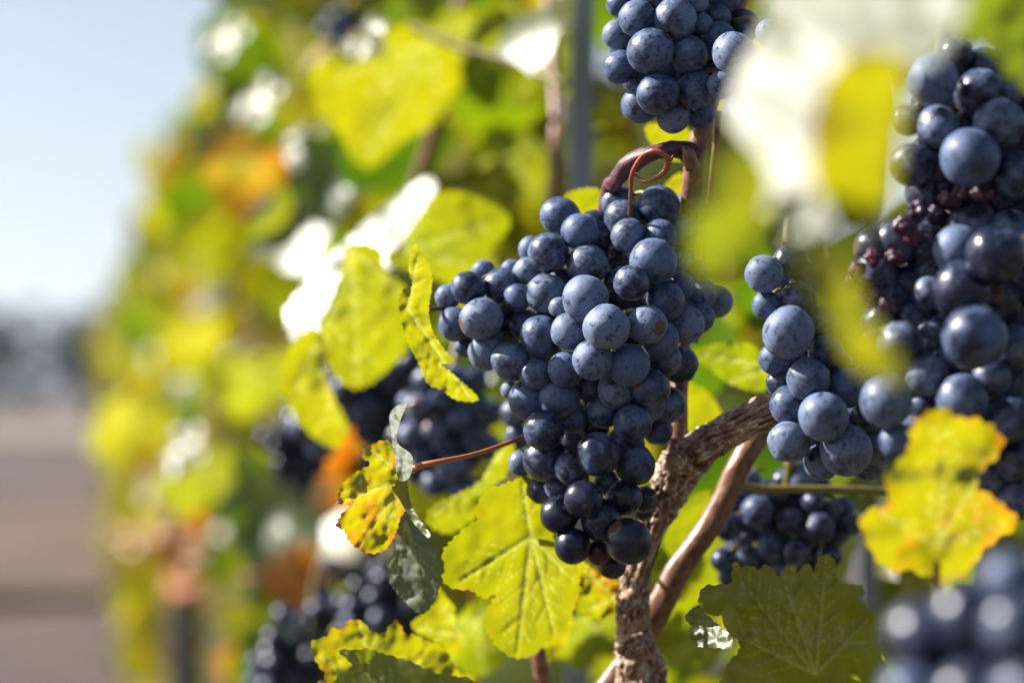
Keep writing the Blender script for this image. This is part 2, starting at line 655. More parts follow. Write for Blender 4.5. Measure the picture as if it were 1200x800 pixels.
def serrate(loop, step, tooth, amp, rng):
    """Leaf-margin teeth: slow rise, quick fall, outward along the loop normal."""
    n = len(loop)
    tan = np.roll(loop, -1, 0) - np.roll(loop, 1, 0)
    tan /= np.linalg.norm(tan, axis=1)[:, None] + 1e-9
    area = .5 * np.sum(loop[:, 0] * np.roll(loop[:, 1], -1) - np.roll(loop[:, 0], -1) * loop[:, 1])
    nrm = np.column_stack([tan[:, 1], -tan[:, 0]]) * (1 if area > 0 else -1)
    out = np.zeros(n)
    i = 0
    while i < n:
        ln = max(3, int(tooth / step * rng.uniform(.7, 1.5)))
        a = amp * rng.uniform(.5, 1.35)
        for k in range(ln):
            if i + k < n:
                t = k / ln
                out[i + k] = a * ((t / .62) ** 1.3 if t < .62 else (1 - t) / .38) - a * .4
        i += ln
    return loop + nrm * out[:, None]


def inside(poly, pts):
    x, y = pts[:, 0], pts[:, 1]
    r = np.zeros(len(pts), bool)
    n = len(poly)
    for i in range(n):
        x1, y1 = poly[i]
        x2, y2 = poly[(i + 1) % n]
        c = ((y1 > y) != (y2 > y))
        if c.any():
            with np.errstate(divide='ignore', invalid='ignore'):
                xi = (x2 - x1) * (y - y1) / (y2 - y1) + x1
            r ^= c & (x < xi)
    return r


def seg_dist(pts, a, b):
    ab = b - a
    t = np.clip(((pts - a) @ ab) / (ab @ ab + 1e-12), 0, 1)
    return np.linalg.norm(pts - (a + t[:, None] * ab), axis=1), t


def vein_field(pts, origin, tips, w):
    """0..1 vein strength of main veins from origin to each tip, and side veins off them; also a ribbed relief between side veins."""
    f = np.zeros(len(pts))
    o = np.array(origin, float)
    for tip in tips:
        t_ = np.array(tip, float)
        L = np.linalg.norm(t_ - o)
        if L < 1e-6:
            continue
        d, t = seg_dist(pts, o, t_)
        f = np.maximum(f, np.exp(-(d / (w * (1.25 - .8 * t))) ** 2))
        u = (t_ - o) / L
        v = np.array([-u[1], u[0]])
        k = max(3, int(L / (w * 13)))
        for i in range(1, k):
            q = .08 + .86 * i / k
            for s in (-1, 1):
                a = o + u * L * (q + .03 * s)
                ln = L * .42 * (1 - q * .75)
                b = a + (u * .72 + v * s * .70) * ln
                d, t = seg_dist(pts, a, b)
                f = np.maximum(f, .62 * np.exp(-(d / (w * .62 * (1.1 - .6 * t))) ** 2))
    return f


def fill(loop, sp, rng, keep=None):
    """Triangulate the polygon with an inner grid of spacing sp."""
    lo, hi = loop.min(0), loop.max(0)
    gx, gy = np.meshgrid(np.arange(lo[0], hi[0], sp), np.arange(lo[1], hi[1], sp * .866))
    gx[1::2] += sp / 2
    g = np.column_stack([gx.ravel(), gy.ravel()])
    g += rng.uniform(-.18, .18, g.shape) * sp
    g = g[inside(loop, g)]
    if len(g):
        d = np.min(np.linalg.norm(g[:, None] - loop[None], axis=2), axis=1)
        g = g[d > sp * .45]
    allp = np.vstack([loop, g])
    n = len(loop)
    vs, _, fs, _, _, _ = delaunay_2d_cdt([Vector(p) for p in allp], [(i, (i + 1) % n) for i in range(n)], [], 1, 1e-9)
    return np.array([tuple(v) for v in vs]), [tuple(f) for f in fs]


def blade(name, outline, to3d, sp, tooth, amp, veins=None, vw=1.0, seed=0, relief=0.0, rimw=6.0):
    """outline in 2D units; to3d(xy array, vein, relief noise) -> world xyz array."""
    rng = np.random.default_rng(seed)
    st = min(sp, tooth / 4) if tooth else sp
    loop = smooth_loop(outline, st)
    if tooth:
        loop = serrate(loop, st, tooth, amp, rng)
    v2, faces = fill(loop, sp, rng)
    vf = np.zeros(len(v2))
    if veins:
        vf = vein_field(v2, veins[0], veins[1], vw)
    d = np.empty(len(v2))
    for i in range(0, len(v2), 2000):
        d[i:i + 2000] = np.min(np.linalg.norm(v2[i:i + 2000, None] - loop[None], axis=2), axis=1)
    rim = np.exp(-d / rimw)
    xyz = to3d(v2, vf, d)
    me = mesh(name, xyz, faces)
    # keep face normals turned the way the outline winds, seen from the front
    fattr(me, 'vein', vf)
    fattr(me, 'rim', rim)
    me.materials.append(ML)
    return me


def px_leaf(name, outline, d0, depth=None, veins=None, seed=0, sp=4.0, tooth=9.0, amp=2.2, wav=.0022, wavs=34.0, center=None, vw=1.5, pucker=.0011):
    """A leaf blade from its photo outline at distance d0, bent in depth by depth(x, y) (metres right / up of its centre -> metres further away)."""
    oc = np.array(outline, float)
    c = np.array(center, float) if center is not None else oc.mean(0)
    sc = d0 / FPX

    def to3d(v2, vf, de):
        x = (v2[:, 0] - c[0]) * sc
        y = (c[1] - v2[:, 1]) * sc
        z = depth(x, y) if depth else np.zeros(len(x))
        nz = np.array([noise.noise(Vector((a / wavs, b / wavs, seed * 3.7))) + .4 * noise.noise(Vector((a / wavs * 2.7, b / wavs * 2.7, seed * 1.7))) for a, b in v2])
        if veins is not None:
            wide = vein_field(v2, veins[0], veins[1], vw * 3.2)
            z = z + pucker * .7 * (1 - wide)
        z = z + nz * wav - vf * .0004 + np.exp(-de / 9) * .35 * nz * wav
        k = (d0 + z) / FPX
        X = (v2[:, 0] - 600) * k
        Y = (400 - v2[:, 1]) * k
        D = d0 + z
        base = P(c[0], c[1], d0)
        W = np.array(CAM)[None] + X[:, None] * np.array(CR) + Y[:, None] * np.array(CU) + D[:, None] * np.array(CF) - np.array(base)
        return W
    me = blade(name, outline, to3d, sp, tooth, amp, veins, vw, seed)
    return me, P(c[0], c[1], d0)


def hero_leaf(label, outline, d0, depth=None, col=(.5, .1, 0), veins=None, petiole=None, pet_r=None, pet_mat=None, cat='leaf', group=None, **kw):
    me, org = px_leaf('blade', outline, d0, depth, veins, **kw)
    root = thing('vine_leaf', label, cat, org, group)
    b = link('blade', me, root)
    b.color = (*col, 1)
    if petiole:
        pt = [P(*q) - org for q in petiole]
        rr = [r / FPX * q[2] for r, q in zip(pet_r, petiole)]
        link('petiole', tube('petiole', pt, rr, seg=10, sub=8, rough=.08), root, pet_mat or MRED)
    return root


def add_blade(root, name, outline, d0, depth, col, label=None, **kw):
    me, org = px_leaf(name, outline, d0, depth, **kw)
    b = link(name, me, root)
    b.location = org - root.location
    b.color = (*col, 1)
    if label:
        b['label'] = label
    return b


def cr(pts, ox, oy, s):
    """Crop coordinates to photo pixels."""
    return [(ox + x / s, oy + y / s) for x, y in pts]


# generic grape leaf in its own plane: tip towards +y, stalk joint at the origin, about 1 unit long
def generic_outline(rng):
    out = []
    n = 90
    lob = [(0, 1.0, 34), (52, .88, 30), (-52, .88, 30), (104, .66, 30), (-104, .66, 30)]
    lob = [(a + rng.uniform(-5, 5), r * rng.uniform(.9, 1.08), w_) for a, r, w_ in lob]
    for i in range(n):
        th = -172 + 344 * i / (n - 1)
        r = max(R_ * max(.0, 1 - .36 * (abs(th - a) / w_) ** 1.7) for a, R_, w_ in lob)
        r = max(r, .42)
        edge = (180 - abs(th)) / 40
        if edge < 1:
            r *= .35 + .65 * edge ** .6
        a = R(90 - th)
        out.append((r * math.cos(a), r * math.sin(a)))
    return out


def generic_leaf(seed, sp=.07, tooth=.11, flat=1.0):
    rng = np.random.default_rng(seed)
    ol = generic_outline(rng)
    fold, cup, droop = rng.uniform(-.1, .35) * flat, rng.uniform(-.25, .25) * flat, rng.uniform(.0, .45) * flat

    def to3d(v2, vf, de):
        x, y = v2[:, 0], v2[:, 1]
        nz = np.array([noise.noise(Vector((a * 1.7, b * 1.7, seed * 2.3))) for a, b in v2])
        z = fold * np.abs(x) + cup * (x ** 2 + y ** 2) - droop * np.clip(y, 0, 2) ** 2 * .6 + nz * .14 + vf * .012 + np.exp(-de / .08) * nz * .1
        return np.column_stack([x, y, z])
    tips = [(r * math.cos(R(90 - a)), r * math.sin(R(90 - a))) for a, r in ((0, .95), (52, .82), (-52, .82), (104, .6), (-104, .6))]
    return blade('blade', ol, to3d, sp, tooth, .055, ((0, 0), tips), .022, seed, rimw=.07)


GL = [generic_leaf(100 + i) for i in range(7)]
GF = [generic_leaf(200 + i, flat=.25) for i in range(3)]


def place_leaf(label, px, py, size_px, d, n_cam, roll, col, group=None, mid_label=None, petiole=True):
    """Generic leaf seen at (px, py): size in photo pixels, n_cam = normal (right, up, towards camera), roll = tip direction in degrees (0 up, + clockwise)."""
    s = size_px / FPX * d / 1.7
    n = (CR * n_cam[0] + CU * n_cam[1] - CF * n_cam[2]).normalized()
    up = CU * math.cos(R(roll)) + CR * math.sin(R(roll))
    yv = (up - n * up.dot(n)).normalized()
    xv = yv.cross(n)
    c = P(px, py, d) - yv * (s * .25)
    root = thing('vine_leaf', label, 'leaf', c, group)
    b = link('blade', random.choice(GF if n_cam[0] < -.5 else GL), root)
    b.matrix_local = Matrix((xv, yv, n)).transposed().to_4x4() @ Matrix.Scale(s, 4)
    b.color = (*col, 1)
    if petiole:
        pt = [Vector((0, 0, 0)), -yv * s * .35 - n * s * .12, -yv * s * .75 - n * s * .45 + CU * s * .1]
        link('petiole', tube('petiole', pt, [s * .018, s * .022, s * .03], seg=6, sub=4), root, MRED)
    return root


# foliage of a whole vine as one mesh of many leaves
def leaf_template(seed):
    rng = np.random.default_rng(seed)
    ol = np.array(generic_outline(rng))[::5]
    th = np.arctan2(ol[:, 1], ol[:, 0])
    m = len(ol)
    v = [(0, 0, 0)]
    f = []
    fo, cu, dr = rng.uniform(-.1, .35), rng.uniform(-.3, .3), rng.uniform(0, .5)
    for k, s in enumerate((.5, 1.0)):
        for x, y in ol * s:
            v.append((x, y, fo * abs(x) + cu * (x * x + y * y) - dr * max(y, 0) ** 2 * .6 + .1 * noise.noise(Vector((x * 2, y * 2, seed)))))
    for i in range(m - 1):
        f.append((0, 1 + i, 2 + i))
        f.append((1 + i, 1 + m + i, 2 + m + i, 2 + i))
    return np.array(v), f


LT = [leaf_template(300 + i) for i in range(6)]


def foliage_mesh(name, centres, normals, sizes, cols, rng):
    V, F, C = [], [], []
    off = 0
    for c, n, s, q in zip(centres, normals, sizes, cols):
        tv, tf = LT[rng.integers(len(LT))]
        n = n / np.linalg.norm(n)
        tip = np.array([rng.normal(0, .5), rng.normal(0, .5), -1.0])
        y = tip - n * tip.dot(n)
        y /= np.linalg.norm(y) + 1e-9
        x = np.cross(y, n)
        V.append(c + s * (tv[:, :1] * x + tv[:, 1:2] * y + tv[:, 2:3] * n))
        F += [tuple(i + off for i in f) for f in tf]
        C += [q] * len(tv)
        off += len(tv)
    me = mesh(name, np.vstack(V), F)
    a = me.attributes.new('leafcol', 'FLOAT_COLOR', 'POINT')
    ca = np.ones((len(C), 4), np.float32)
    ca[:, :3] = C
    a.data.foreach_set('color', ca.ravel())
    me.materials.append(MF)
    return me


# ------------------------------------------------------------------ setting: ground, far field, hills
def sheet(name, xs, ys, z, mat, amp=0.0, sc=1.0, seed=0):
    v = []
    for y in ys:
        for x in xs:
            v.append((x, y, z + (amp * noise.noise(Vector((x * sc, y * sc, seed))) if amp else 0)))
    nx = len(xs)
    f = [(j * nx + i, j * nx + i + 1, (j + 1) * nx + i + 1, (j + 1) * nx + i) for j in range(len(ys) - 1) for i in range(nx - 1)]
    o = link(name, mesh(name, v, f), None, mat)
    o['kind'] = 'structure'
    return o


xs = sorted(set(list(np.linspace(-6, 6, 49)) + [-4000, -1500, -500, -150, -50, -20, 20, 50, 150, 500, 1500, 4000]))
ys = sorted(set(list(np.linspace(-3, 30, 100)) + [-300, -60, -15, 45, 70, 110, 180, 300, 600, 1200, 2500, 5000]))
sheet('ground', xs, ys, 0, make_ground_mat(), .03, 1.2)
sheet('grass_strip', np.linspace(.30, 1.6, 9), np.linspace(-2, 60, 90), .05, make_patch_mat('grassy_strip', (.03, .05, .01), (.11, .10, .02), 14), .05, 2.0, 4)
sheet('straw_path', np.linspace(-6, .3, 20), np.linspace(11, 19, 30), .055, make_patch_mat('dry_straw', (.042, .026, .014), (.10, .064, .034), 1.5), .04, 2.0, 8)
sheet('pale_field', np.linspace(-60, 40, 9), np.linspace(45, 80, 6), .06, make_patch_mat('pale_field', (.11, .09, .07), (.19, .155, .115), .3), 0)


def ridge(name, x0, x1, y, h, mat, seed, base=-2, thick=300, n=90):
    v, f = [], []
    for i in range(n):
        t = i / (n - 1)
        x = x0 + (x1 - x0) * t
        hh = h * (.75 + .45 * noise.noise(Vector((t * 5, seed, 0))) + .15 * noise.noise(Vector((t * 17, seed, 3))))
        for k, (dy, fz) in enumerate(((-thick, 0), (-thick * .5, .55), (0, 1.0), (thick * .6, .6), (thick, 0))):
            v.append((x, y + dy, base + (hh - base) * fz))
    for i in range(n - 1):
        for k in range(4):
            a = i * 5 + k
            f.append((a, a + 5, a + 6, a + 1))
    o = link(name, mesh(name, v, f), None, mat)
    o['kind'] = 'structure'
    return o


ridge('hills', -1800, 1800, 2600, 88, make_patch_mat('wooded_hills', (.02, .035, .05), (.04, .055, .07), .01), 3)


def wood_mass():
    """Distant line of trees: many leaf clumps, one mass."""
    rng = np.random.default_rng(5)
    c, n, s, q = [], [], [], []
    for i in range(46):
        x = -32 + i * 1.35 + rng.normal(0, .4)
        h = 4.2 + 1.7 * noise.noise(Vector((i * .35, 2, 0))) + rng.uniform(-.3, .5)
        for k in range(150):
            v = rng.normal(size=3)
            v /= np.linalg.norm(v)
            p = np.array([x, 96 + rng.normal(0, 1.2), h * .55]) + v * np.array([1.3, 1.3, h * .5]) * rng.uniform(.4, 1) ** .5
            c.append(p)
            n.append(v + rng.normal(0, .5, 3))
            s.append(rng.uniform(.22, .42))
            q.append((.0, 0, .2))
    o = link('woods', foliage_mesh('woods', c, n, s, q, rng))
    o.data.materials.clear()
    o.data.materials.append(make_patch_mat('dark_tree_leaves', (.010, .016, .014), (.022, .034, .022), .8))
    o['kind'] = 'stuff'
    tag(o, 'dark green line of trees at the far edge of the field', 'woods')


wood_mass()

# ------------------------------------------------------------------ hazy air
def haze():
    x0, x1, y0, y1, z0, z1 = -4600, 4600, -400, 5400, -4, 150
    v = [(x, y, z) for z in (z0, z1) for y in (y0, y1) for x in (x0, x1)]
    f = [(0, 2, 3, 1), (4, 5, 7, 6), (0, 1, 5, 4), (2, 6, 7, 3), (0, 4, 6, 2), (1, 3, 7, 5)]
    m = bpy.data.materials.new('hazy_air')
    m.use_nodes = True
    m.node_tree.nodes.clear()
    out = m.node_tree.nodes.new('ShaderNodeOutputMaterial')
    pv = m.node_tree.nodes.new('ShaderNodeVolumePrincipled')
    pv.inputs['Color'].default_value = (.78, .87, 1, 1)
    pv.inputs['Density'].default_value = .0004
    pv.inputs['Anisotropy'].default_value = .3
    m.node_tree.links.new(pv.outputs[0], out.inputs['Volume'])
    o = link('haze', mesh('haze', v, f, False), None, m)
    o['kind'] = 'stuff'
    tag(o, 'pale haze that fades the hills and the far trees', 'haze')


haze()

# ------------------------------------------------------------------ vines along the row
GLINT = tuple((sd - CF).normalized())          # some leaves are set at this slope for glints, mirroring the sun into the camera


def vine(y, x0, label, n, size, zlo, zhi, seed, yelbias=.5, thick=.42, trunk=True, face=.16, group=None, ylen=1.25, low=False):
    rng = np.random.default_rng(seed)
    root = thing('grapevine', label, 'grapevine', (x0, y, 0), group)
    c, nn, ss, qq = [], [], [], []
    for i in range(n):
        yy = rng.uniform(-ylen / 2, ylen / 2)
        zz = rng.uniform(zlo, zhi)
        u = rng.uniform(0, 1)
        xx = (-face - .06 * noise.noise(Vector((y + yy, zz * 2, seed * .1))) * 2 + thick * u ** 1.35)
        if zz < .62:
            xx += .05
        if low and i % 4 == 0:
            zz, xx = rng.uniform(.06, .75), rng.uniform(-.24, .1)
        c.append((xx, yy, zz))
        out = -1 if u < .6 else 1
        if rng.random() < .55:
            nn.append((.22 + out * .12 + rng.normal(0, .38), -.8 + rng.normal(0, .4), -.08 + rng.normal(0, .36)))
        else:
            nn.append((out * .35 + rng.normal(0, .6), -.25 + rng.normal(0, .6), .75 + rng.normal(0, .5)))
        if rng.random() < .055:
            nn[-1] = tuple(np.array(GLINT) + rng.normal(0, .16, 3))
        ss.append(size * rng.uniform(.65, 1.2))
        yl = np.clip(yelbias + .45 * noise.noise(Vector((xx * 2, (y + yy) * 2.2, zz * 2.2))) * 2 + rng.normal(0, .22), 0, 1)
        if rng.random() < .16:
            yl = rng.uniform(0, .2)
        og = 1.0 if rng.random() < .05 else max(0, rng.normal(.16, .24))
        qq.append((yl, og, 0))
    link('foliage', foliage_mesh('foliage', np.array(c), np.array(nn), ss, qq, rng), root)
    if trunk:
        pts = [(0, 0, -.02), (.02, .01, .25), (-.015, .0, .5), (.0, .03, .72)]
        link('trunk', tube('trunk', pts, [.03, .024, .022, .026], seg=14, sub=8, rough=.25, ridge=.15, seed=seed), root, MB)
        link('arm', tube('arm', [(0, .03, .72), (.01, .25, .78), (0, .55, .77)], [.02, .014, .011], seg=10, sub=6, rough=.2, ridge=.12, seed=seed + 1), root, MB)
        for k in range(4):
            yy = -.35 + k * .26
            pp = [(0, yy * .6, .76), (rng.uniform(-.06, .06), yy, 1.0), (rng.uniform(-.1, .1), yy + rng.normal(0, .06), 1.25), (rng.uniform(-.12, .12), yy + rng.normal(0, .1), zhi)]
            link('cane', tube('cane', pp, [.006, .005, .0045, .003], seg=8, sub=6, rough=.1), root, MC)
    return root


ORD = ['first', 'second', 'third', 'fourth', 'fifth', 'sixth', 'seventh', 'eighth', 'ninth', 'tenth', 'eleventh', 'twelfth']
X0 = .36
for i in range(11):
    y = 2.55 + i * 1.25
    vine(y, X0, f'blurred yellow-green grapevine, {ORD[i]} in the row beyond the sharp grapes counting into the distance', 520 if i < 4 else 360, .062 if i < 4 else .070, .42 if i > 2 else .62, 1.52, 40 + i,
         .56 + .05 * (i % 4), group='grapevines along the row', face=.18, low=i > 2)
for i in range(5):
    y = 16.6 + i * 2.6
    vine(y, X0, f'yellowish grapevine towards the far end of the row, number {i + 1} of the hazy last five', 420, .09, .35, 1.55, 70 + i, .6, trunk=True, group='grapevines along the row', face=.2, ylen=2.6)
# next row over, glimpsed through the gaps
for i in range(5):
    vine(2.2 + i * 1.5, 2.35, f'green grapevine of the next row glimpsed through the gaps, {ORD[i]} from the camera', 170, .085, .5, 1.25, 90 + i, .35, group='grapevines of the next row', face=.2, ylen=1.6)

# ------------------------------------------------------------------ the near vine: trunk, arm, canes, its own foliage
nv = thing('grapevine', 'gnarled grapevine with peeling bark right behind the sharp dark grapes', 'grapevine', P(750, 900, .93), 'grapevines along the row')
org = nv.location


def nv_part(name, me, mat, label=None, under=None):
    o = link(name, me, under or nv, mat)
    if under is None:
        o.location = -org
    if label:
        o['label'] = label
    return o


tr_px = [(752, 1500, .96), (748, 1000, .95), (752, 820, .93), (742, 730, .925), (748, 665, .92), (768, 610, .915), (792, 556, .91), (806, 530, .905)]
arm_px = [(786, 566, .912), (815, 530, .905), (850, 508, .895), (890, 487, .885), (935, 470, .885), (1000, 455, .90), (1080, 440, .92)]


def bark_strips(pl, rpx, n, seed, lo=0.0, hi=1.0):
    """Loose strips of bark, lifted off the wood at one end."""
    rg = random.Random(seed)
    path = catmull([P(*q) for q in pl], 24)
    m = len(path)
    rad = np.interp(np.linspace(0, len(rpx) - 1, m), range(len(rpx)), [r / FPX * q[2] for r, q in zip(rpx, pl)])
    out = []
    for _ in range(n):
        i0 = int(m * rg.uniform(lo, hi - .1))
        ln = rg.randint(9, 26)
        ang, wd, lift = rg.uniform(-1.9, 1.9), rg.uniform(.10, .24), rg.uniform(.03, .22)
        v, uv = [], []
        k = 0
        for i in range(i0, min(i0 + ln, m - 1)):
            t = (path[i + 1] - path[i]).normalized()
            to = -(CF - t * CF.dot(t)).normalized()
            sv = t.cross(to)
            f = k / ln
            r = rad[i] * (1.03 + lift * max(0, f - .45) ** 1.5 * 3)
            w_ = wd * (1 - .7 * f ** 2) * (1 + .25 * noise.noise(Vector((k * .4, seed, ang))))
            for e in (-1, -.33, .33, 1):
                a = ang + e * w_ + .12 * noise.noise(Vector((k * .2, ang, seed)))
                rr = r * (1 + .03 * (1 - e * e))
                v.append(path[i] + (to * math.cos(a) + sv * math.sin(a)) * rr)
            k += 1
        if k < 4:
            continue
        me = mesh('strip', v, [(4 * q + e, 4 * q + e + 1, 4 * q + e + 5, 4 * q + e + 4) for q in range(k - 1) for e in range(3)])
        ul = me.uv_layers.new(name='UVMap')
        u0 = rg.uniform(0, 5)
        for lp in me.loops:
            q, e = divmod(lp.vertex_index, 4)
            ul.data[lp.index].uv = (u0 + e * .03, u0 + q * .016)
        fattr(me, 'ridge', [rg.uniform(.2, 1.0)] * len(v))
        out.append(me)
    return out


TR_R = [42, 38, 30, 17, 15.5, 17, 22, 18]
AR_R = [23, 22, 18, 17.5, 18, 17, 15]
knots = [px_tube('knot', [(738, 700, .915), (730, 712, .905), (726, 716, .90)], [11, 8, 4], seg=24, sub=8, rough=.3, ridge=.12, seed=31),
         px_tube('knot', [(750, 752, .92), (736, 760, .905), (728, 762, .90)], [12, 9, 5], seg=24, sub=8, rough=.3, ridge=.12, seed=32),
         px_tube('knot', [(800, 545, .905), (793, 540, .888), (789, 537, .882)], [16, 12, 6], seg=24, sub=8, rough=.35, ridge=.14, seed=33)]
trunk_o = nv_part('trunk', join_meshes('trunk', [px_tube('trunk', tr_px, TR_R, seg=80, sub=26, rough=.26, ridge=.20, seed=2)] + bark_strips(tr_px, TR_R, 26, 4, .3, 1.0)), MB)
for k_ in knots:
    nv_part('pruning_spur', k_, MB, under=trunk_o)
nv_part('arm', join_meshes('arm', [px_tube('arm', arm_px, AR_R, seg=72, sub=26, rough=.22, ridge=.20, seed=5)] + bark_strips(arm_px, AR_R, 24, 9, .0, .75)), MB)
main_cane = nv_part('cane', px_tube('cane', [(795, 545, .905), (795, 480, .91), (800, 380, .915), (806, 280, .90), (815, 185, .89), (832, 120, .89), (857, 40, .895), (880, -60, .90)], [13, 11, 10.5, 11, 12.5, 10, 9.5, 9], seg=20, sub=14, rough=.10, ridge=.03, seed=8), MC)
nv_part('cane', px_tube('cane', [(905, 490, .94), (872, 535, .935), (838, 605, .935), (795, 668, .935), (770, 715, .935), (738, 770, .94), (690, 830, .94)], [12, 14, 14, 15, 16, 14, 13], seg=20, sub=14, rough=.12, ridge=.03, seed=9), MC)
nv_part('cane', px_tube('cane', [(842, 130, .895), (836, 200, .90), (826, 300, .905), (815, 400, .93)], [4, 4, 4, 4], seg=10, sub=8, rough=.1), MC)
nv_part('cane', px_tube('cane', [(855, 560, .955), (885, 572, .962), (950, 573, .965), (1035, 576, .97), (1150, 590, .98)], [4, 5.5, 5, 5, 6], seg=10, sub=8, rough=.15), MGRN, 'thin greenish brown shoot')
nv_part('cane', px_tube('cane', [(480, 30, 1.35), (540, 55, 1.33), (600, 72, 1.31), (665, 100, 1.28)], [5, 5.5, 5.5, 5], seg=10, sub=8, rough=.1), MGRN, 'thin greenish brown shoot')
nv_part('cane', px_tube('cane', [(486, 225, 1.52), (508, 160, 1.51), (522, 100, 1.5), (545, -20, 1.5)], [10, 10, 9, 9], seg=12, sub=8, rough=.1), MC)
nv_part('cane', px_tube('cane', [(644, 260, 1.32), (650, 190, 1.32), (652, 130, 1.33), (640, -30, 1.4)], [7, 7, 7, 6], seg=12, sub=8, rough=.1), MC)
nv_part('cane', px_tube('cane', [(630, 760, .97), (640, 830, .97), (650, 930, .97)], [9, 10, 10], seg=12, sub=8, rough=.1), MC)
nv_part('bud', px_tube('bud', [(812, 196, .882), (806, 180, .878), (800, 172, .877)], [9, 8, 2], seg=12, sub=6, rough=.15), MC, under=main_cane)

# inner leaves of the near vine, deep behind the bunches
rng = np.random.default_rng(77)
cc, nn_, ss_, qq_ = [], [], [], []
for i in range(175):
    for _ in range(30):
        px, py, d = rng.uniform(330, 1330), rng.uniform(-80, 860), rng.uniform(1.12, 2.1)
        if px < 600 and d < 1.5:
            continue
        p = P(px, py, d)
        if .13 < p.x < .62 and not (600 < px < 800 and 20 < py < 300 and rng.random() < .82):
            break
    cc.append(p - org)
    nn_.append(np.array(CR) * rng.normal(.1, .5) + np.array(CU) * rng.normal(.2, .5) - np.array(CF) * (1 + rng.normal(0, .4)))
    ss_.append(.048 * rng.uniform(.7, 1.25))
    qq_.append((np.clip(rng.normal(.36, .24), 0, 1), max(0, rng.normal(.02, .12)), 0))
o = link('foliage', foliage_mesh('foliage', np.array([tuple(c) for c in cc]), np.array(nn_), ss_, qq_, rng), nv)

# ------------------------------------------------------------------ steel post
def post(label, xb, xt, d):
    a, b = P(xb, 1250, d), P(xt, -330, d)
    pt = thing('vineyard_post', label, 'post', (a.x, a.y, 0))
    a.z = -.02
    t = (b - a)
    L = t.length
    # rolled C profile, lips turned in
    w_, dp, lip, th = .0062, .005, .002, .0009
    prof = [(-w_, -dp), (w_, -dp), (w_, dp), (w_ - lip, dp), (w_ - lip, dp - th), (w_ - th, dp - th), (w_ - th, -dp + th), (-w_ + th, -dp + th), (-w_ + th, dp - th), (-w_ + lip, dp - th), (-w_ + lip, dp), (-w_, dp)]
    t.normalize()
    xv = (CR - t * CR.dot(t)).normalized()
    yv = t.cross(xv)
    v, f = [], []
    for z in (0, L):
        for x, y in prof:
            v.append(a + t * z + xv * x + yv * y - pt.location)
    n = len(prof)
    for i in range(n):
        f.append((i, (i + 1) % n, n + (i + 1) % n, n + i))
    me = mesh('profile', v, f, False)
    link('profile', me, pt, MST)
    m2 = []
    for k in range(5):
        q = a + t * (L * (.35 + .12 * k)) - yv * .0  # hooks punched from the flange
        m2 = tube('wire_hook', [q + xv * w_ - pt.location, q + xv * (w_ + .003) + t * .004 - pt.location, q + xv * (w_ + .0026) + t * .012 - pt.location], [.001, .0009, .0007], seg=6, sub=4)
        link('wire_hook', m2, pt, MST)


post('grey steel vineyard post standing among the blurred leaves left of the stalk', 664, 685, 1.3)
post('blurred bluish steel post low at the right, beside the spiky dark green leaf', 1016, 1014, 1.55)
# stakes far down the row, seen at the lower left
for (px, d, lab) in ((214, 4.0, 'dark wooden stake under the row at the lower left, nearer the aisle'), (270, 3.6, 'dark wooden stake under the row, right of another dark stake')):
    q = P(px, 700, d)
    s = thing('vine_stake', lab, 'stake', (q.x, q.y, 0), None)
    link('shaft', tube('shaft', [(0, 0, -.05), (.004, 0, .4), (0, .004, .78)], [.028, .027, .026], seg=16, sub=6, rough=.12, ridge=.05, seed=int(px)), s, make_wood_mat('weathered_stake', (.012, .012, .015), (.04, .038, .04), .8))
    link('tip', tube('tip', [(0, .004, .78), (0, .004, .80), (0, .004, .815)], [.026, .02, .006], seg=16, sub=3), s, bpy.data.materials['weathered_stake'])
sh = px_tube('low_shoot', [(140, 628, 3.95), (205, 634, 3.9), (225, 650, 3.85), (204, 690, 3.8), (250, 684, 3.6), (320, 668, 3.2), (410, 652, 2.8)], [7, 8, 9, 9, 7, 6, 5], seg=10, sub=8, rough=.2)
tag(link('low_shoot', sh, None, MRED), 'blurred reddish shoot running low across the two dark stakes', 'shoot')
tag(link('trellis_wire', tube('trellis_wire', [Vector((X0 - .02, .4, .71)), Vector((X0 - .02, 8, .70)), Vector((X0 - .02, 24, .71))], [.0022] * 3, seg=6, sub=10), None, MST), 'thin steel trellis wire stretched low along the row of vines', 'wire')
tag(link('trellis_wire', tube('trellis_wire', [Vector((X0 + .02, .4, 1.38)), Vector((X0 + .02, 8, 1.37)), Vector((X0 + .02, 24, 1.38))], [.0018] * 3, seg=6, sub=10), None, MST), 'thin steel trellis wire stretched high through the leaves of the row', 'wire')

# ------------------------------------------------------------------ the sharp bunch in the middle
def m1(x, y, r, l, **k):
    return (480 + x / 2.857, 180 + y / 2.857, r / 2.857, l, k)


def m2_(x, y, r, l, **k):
    return (480 + x / 2.857, 420 + y / 2.857, r / 2.857, l, k)


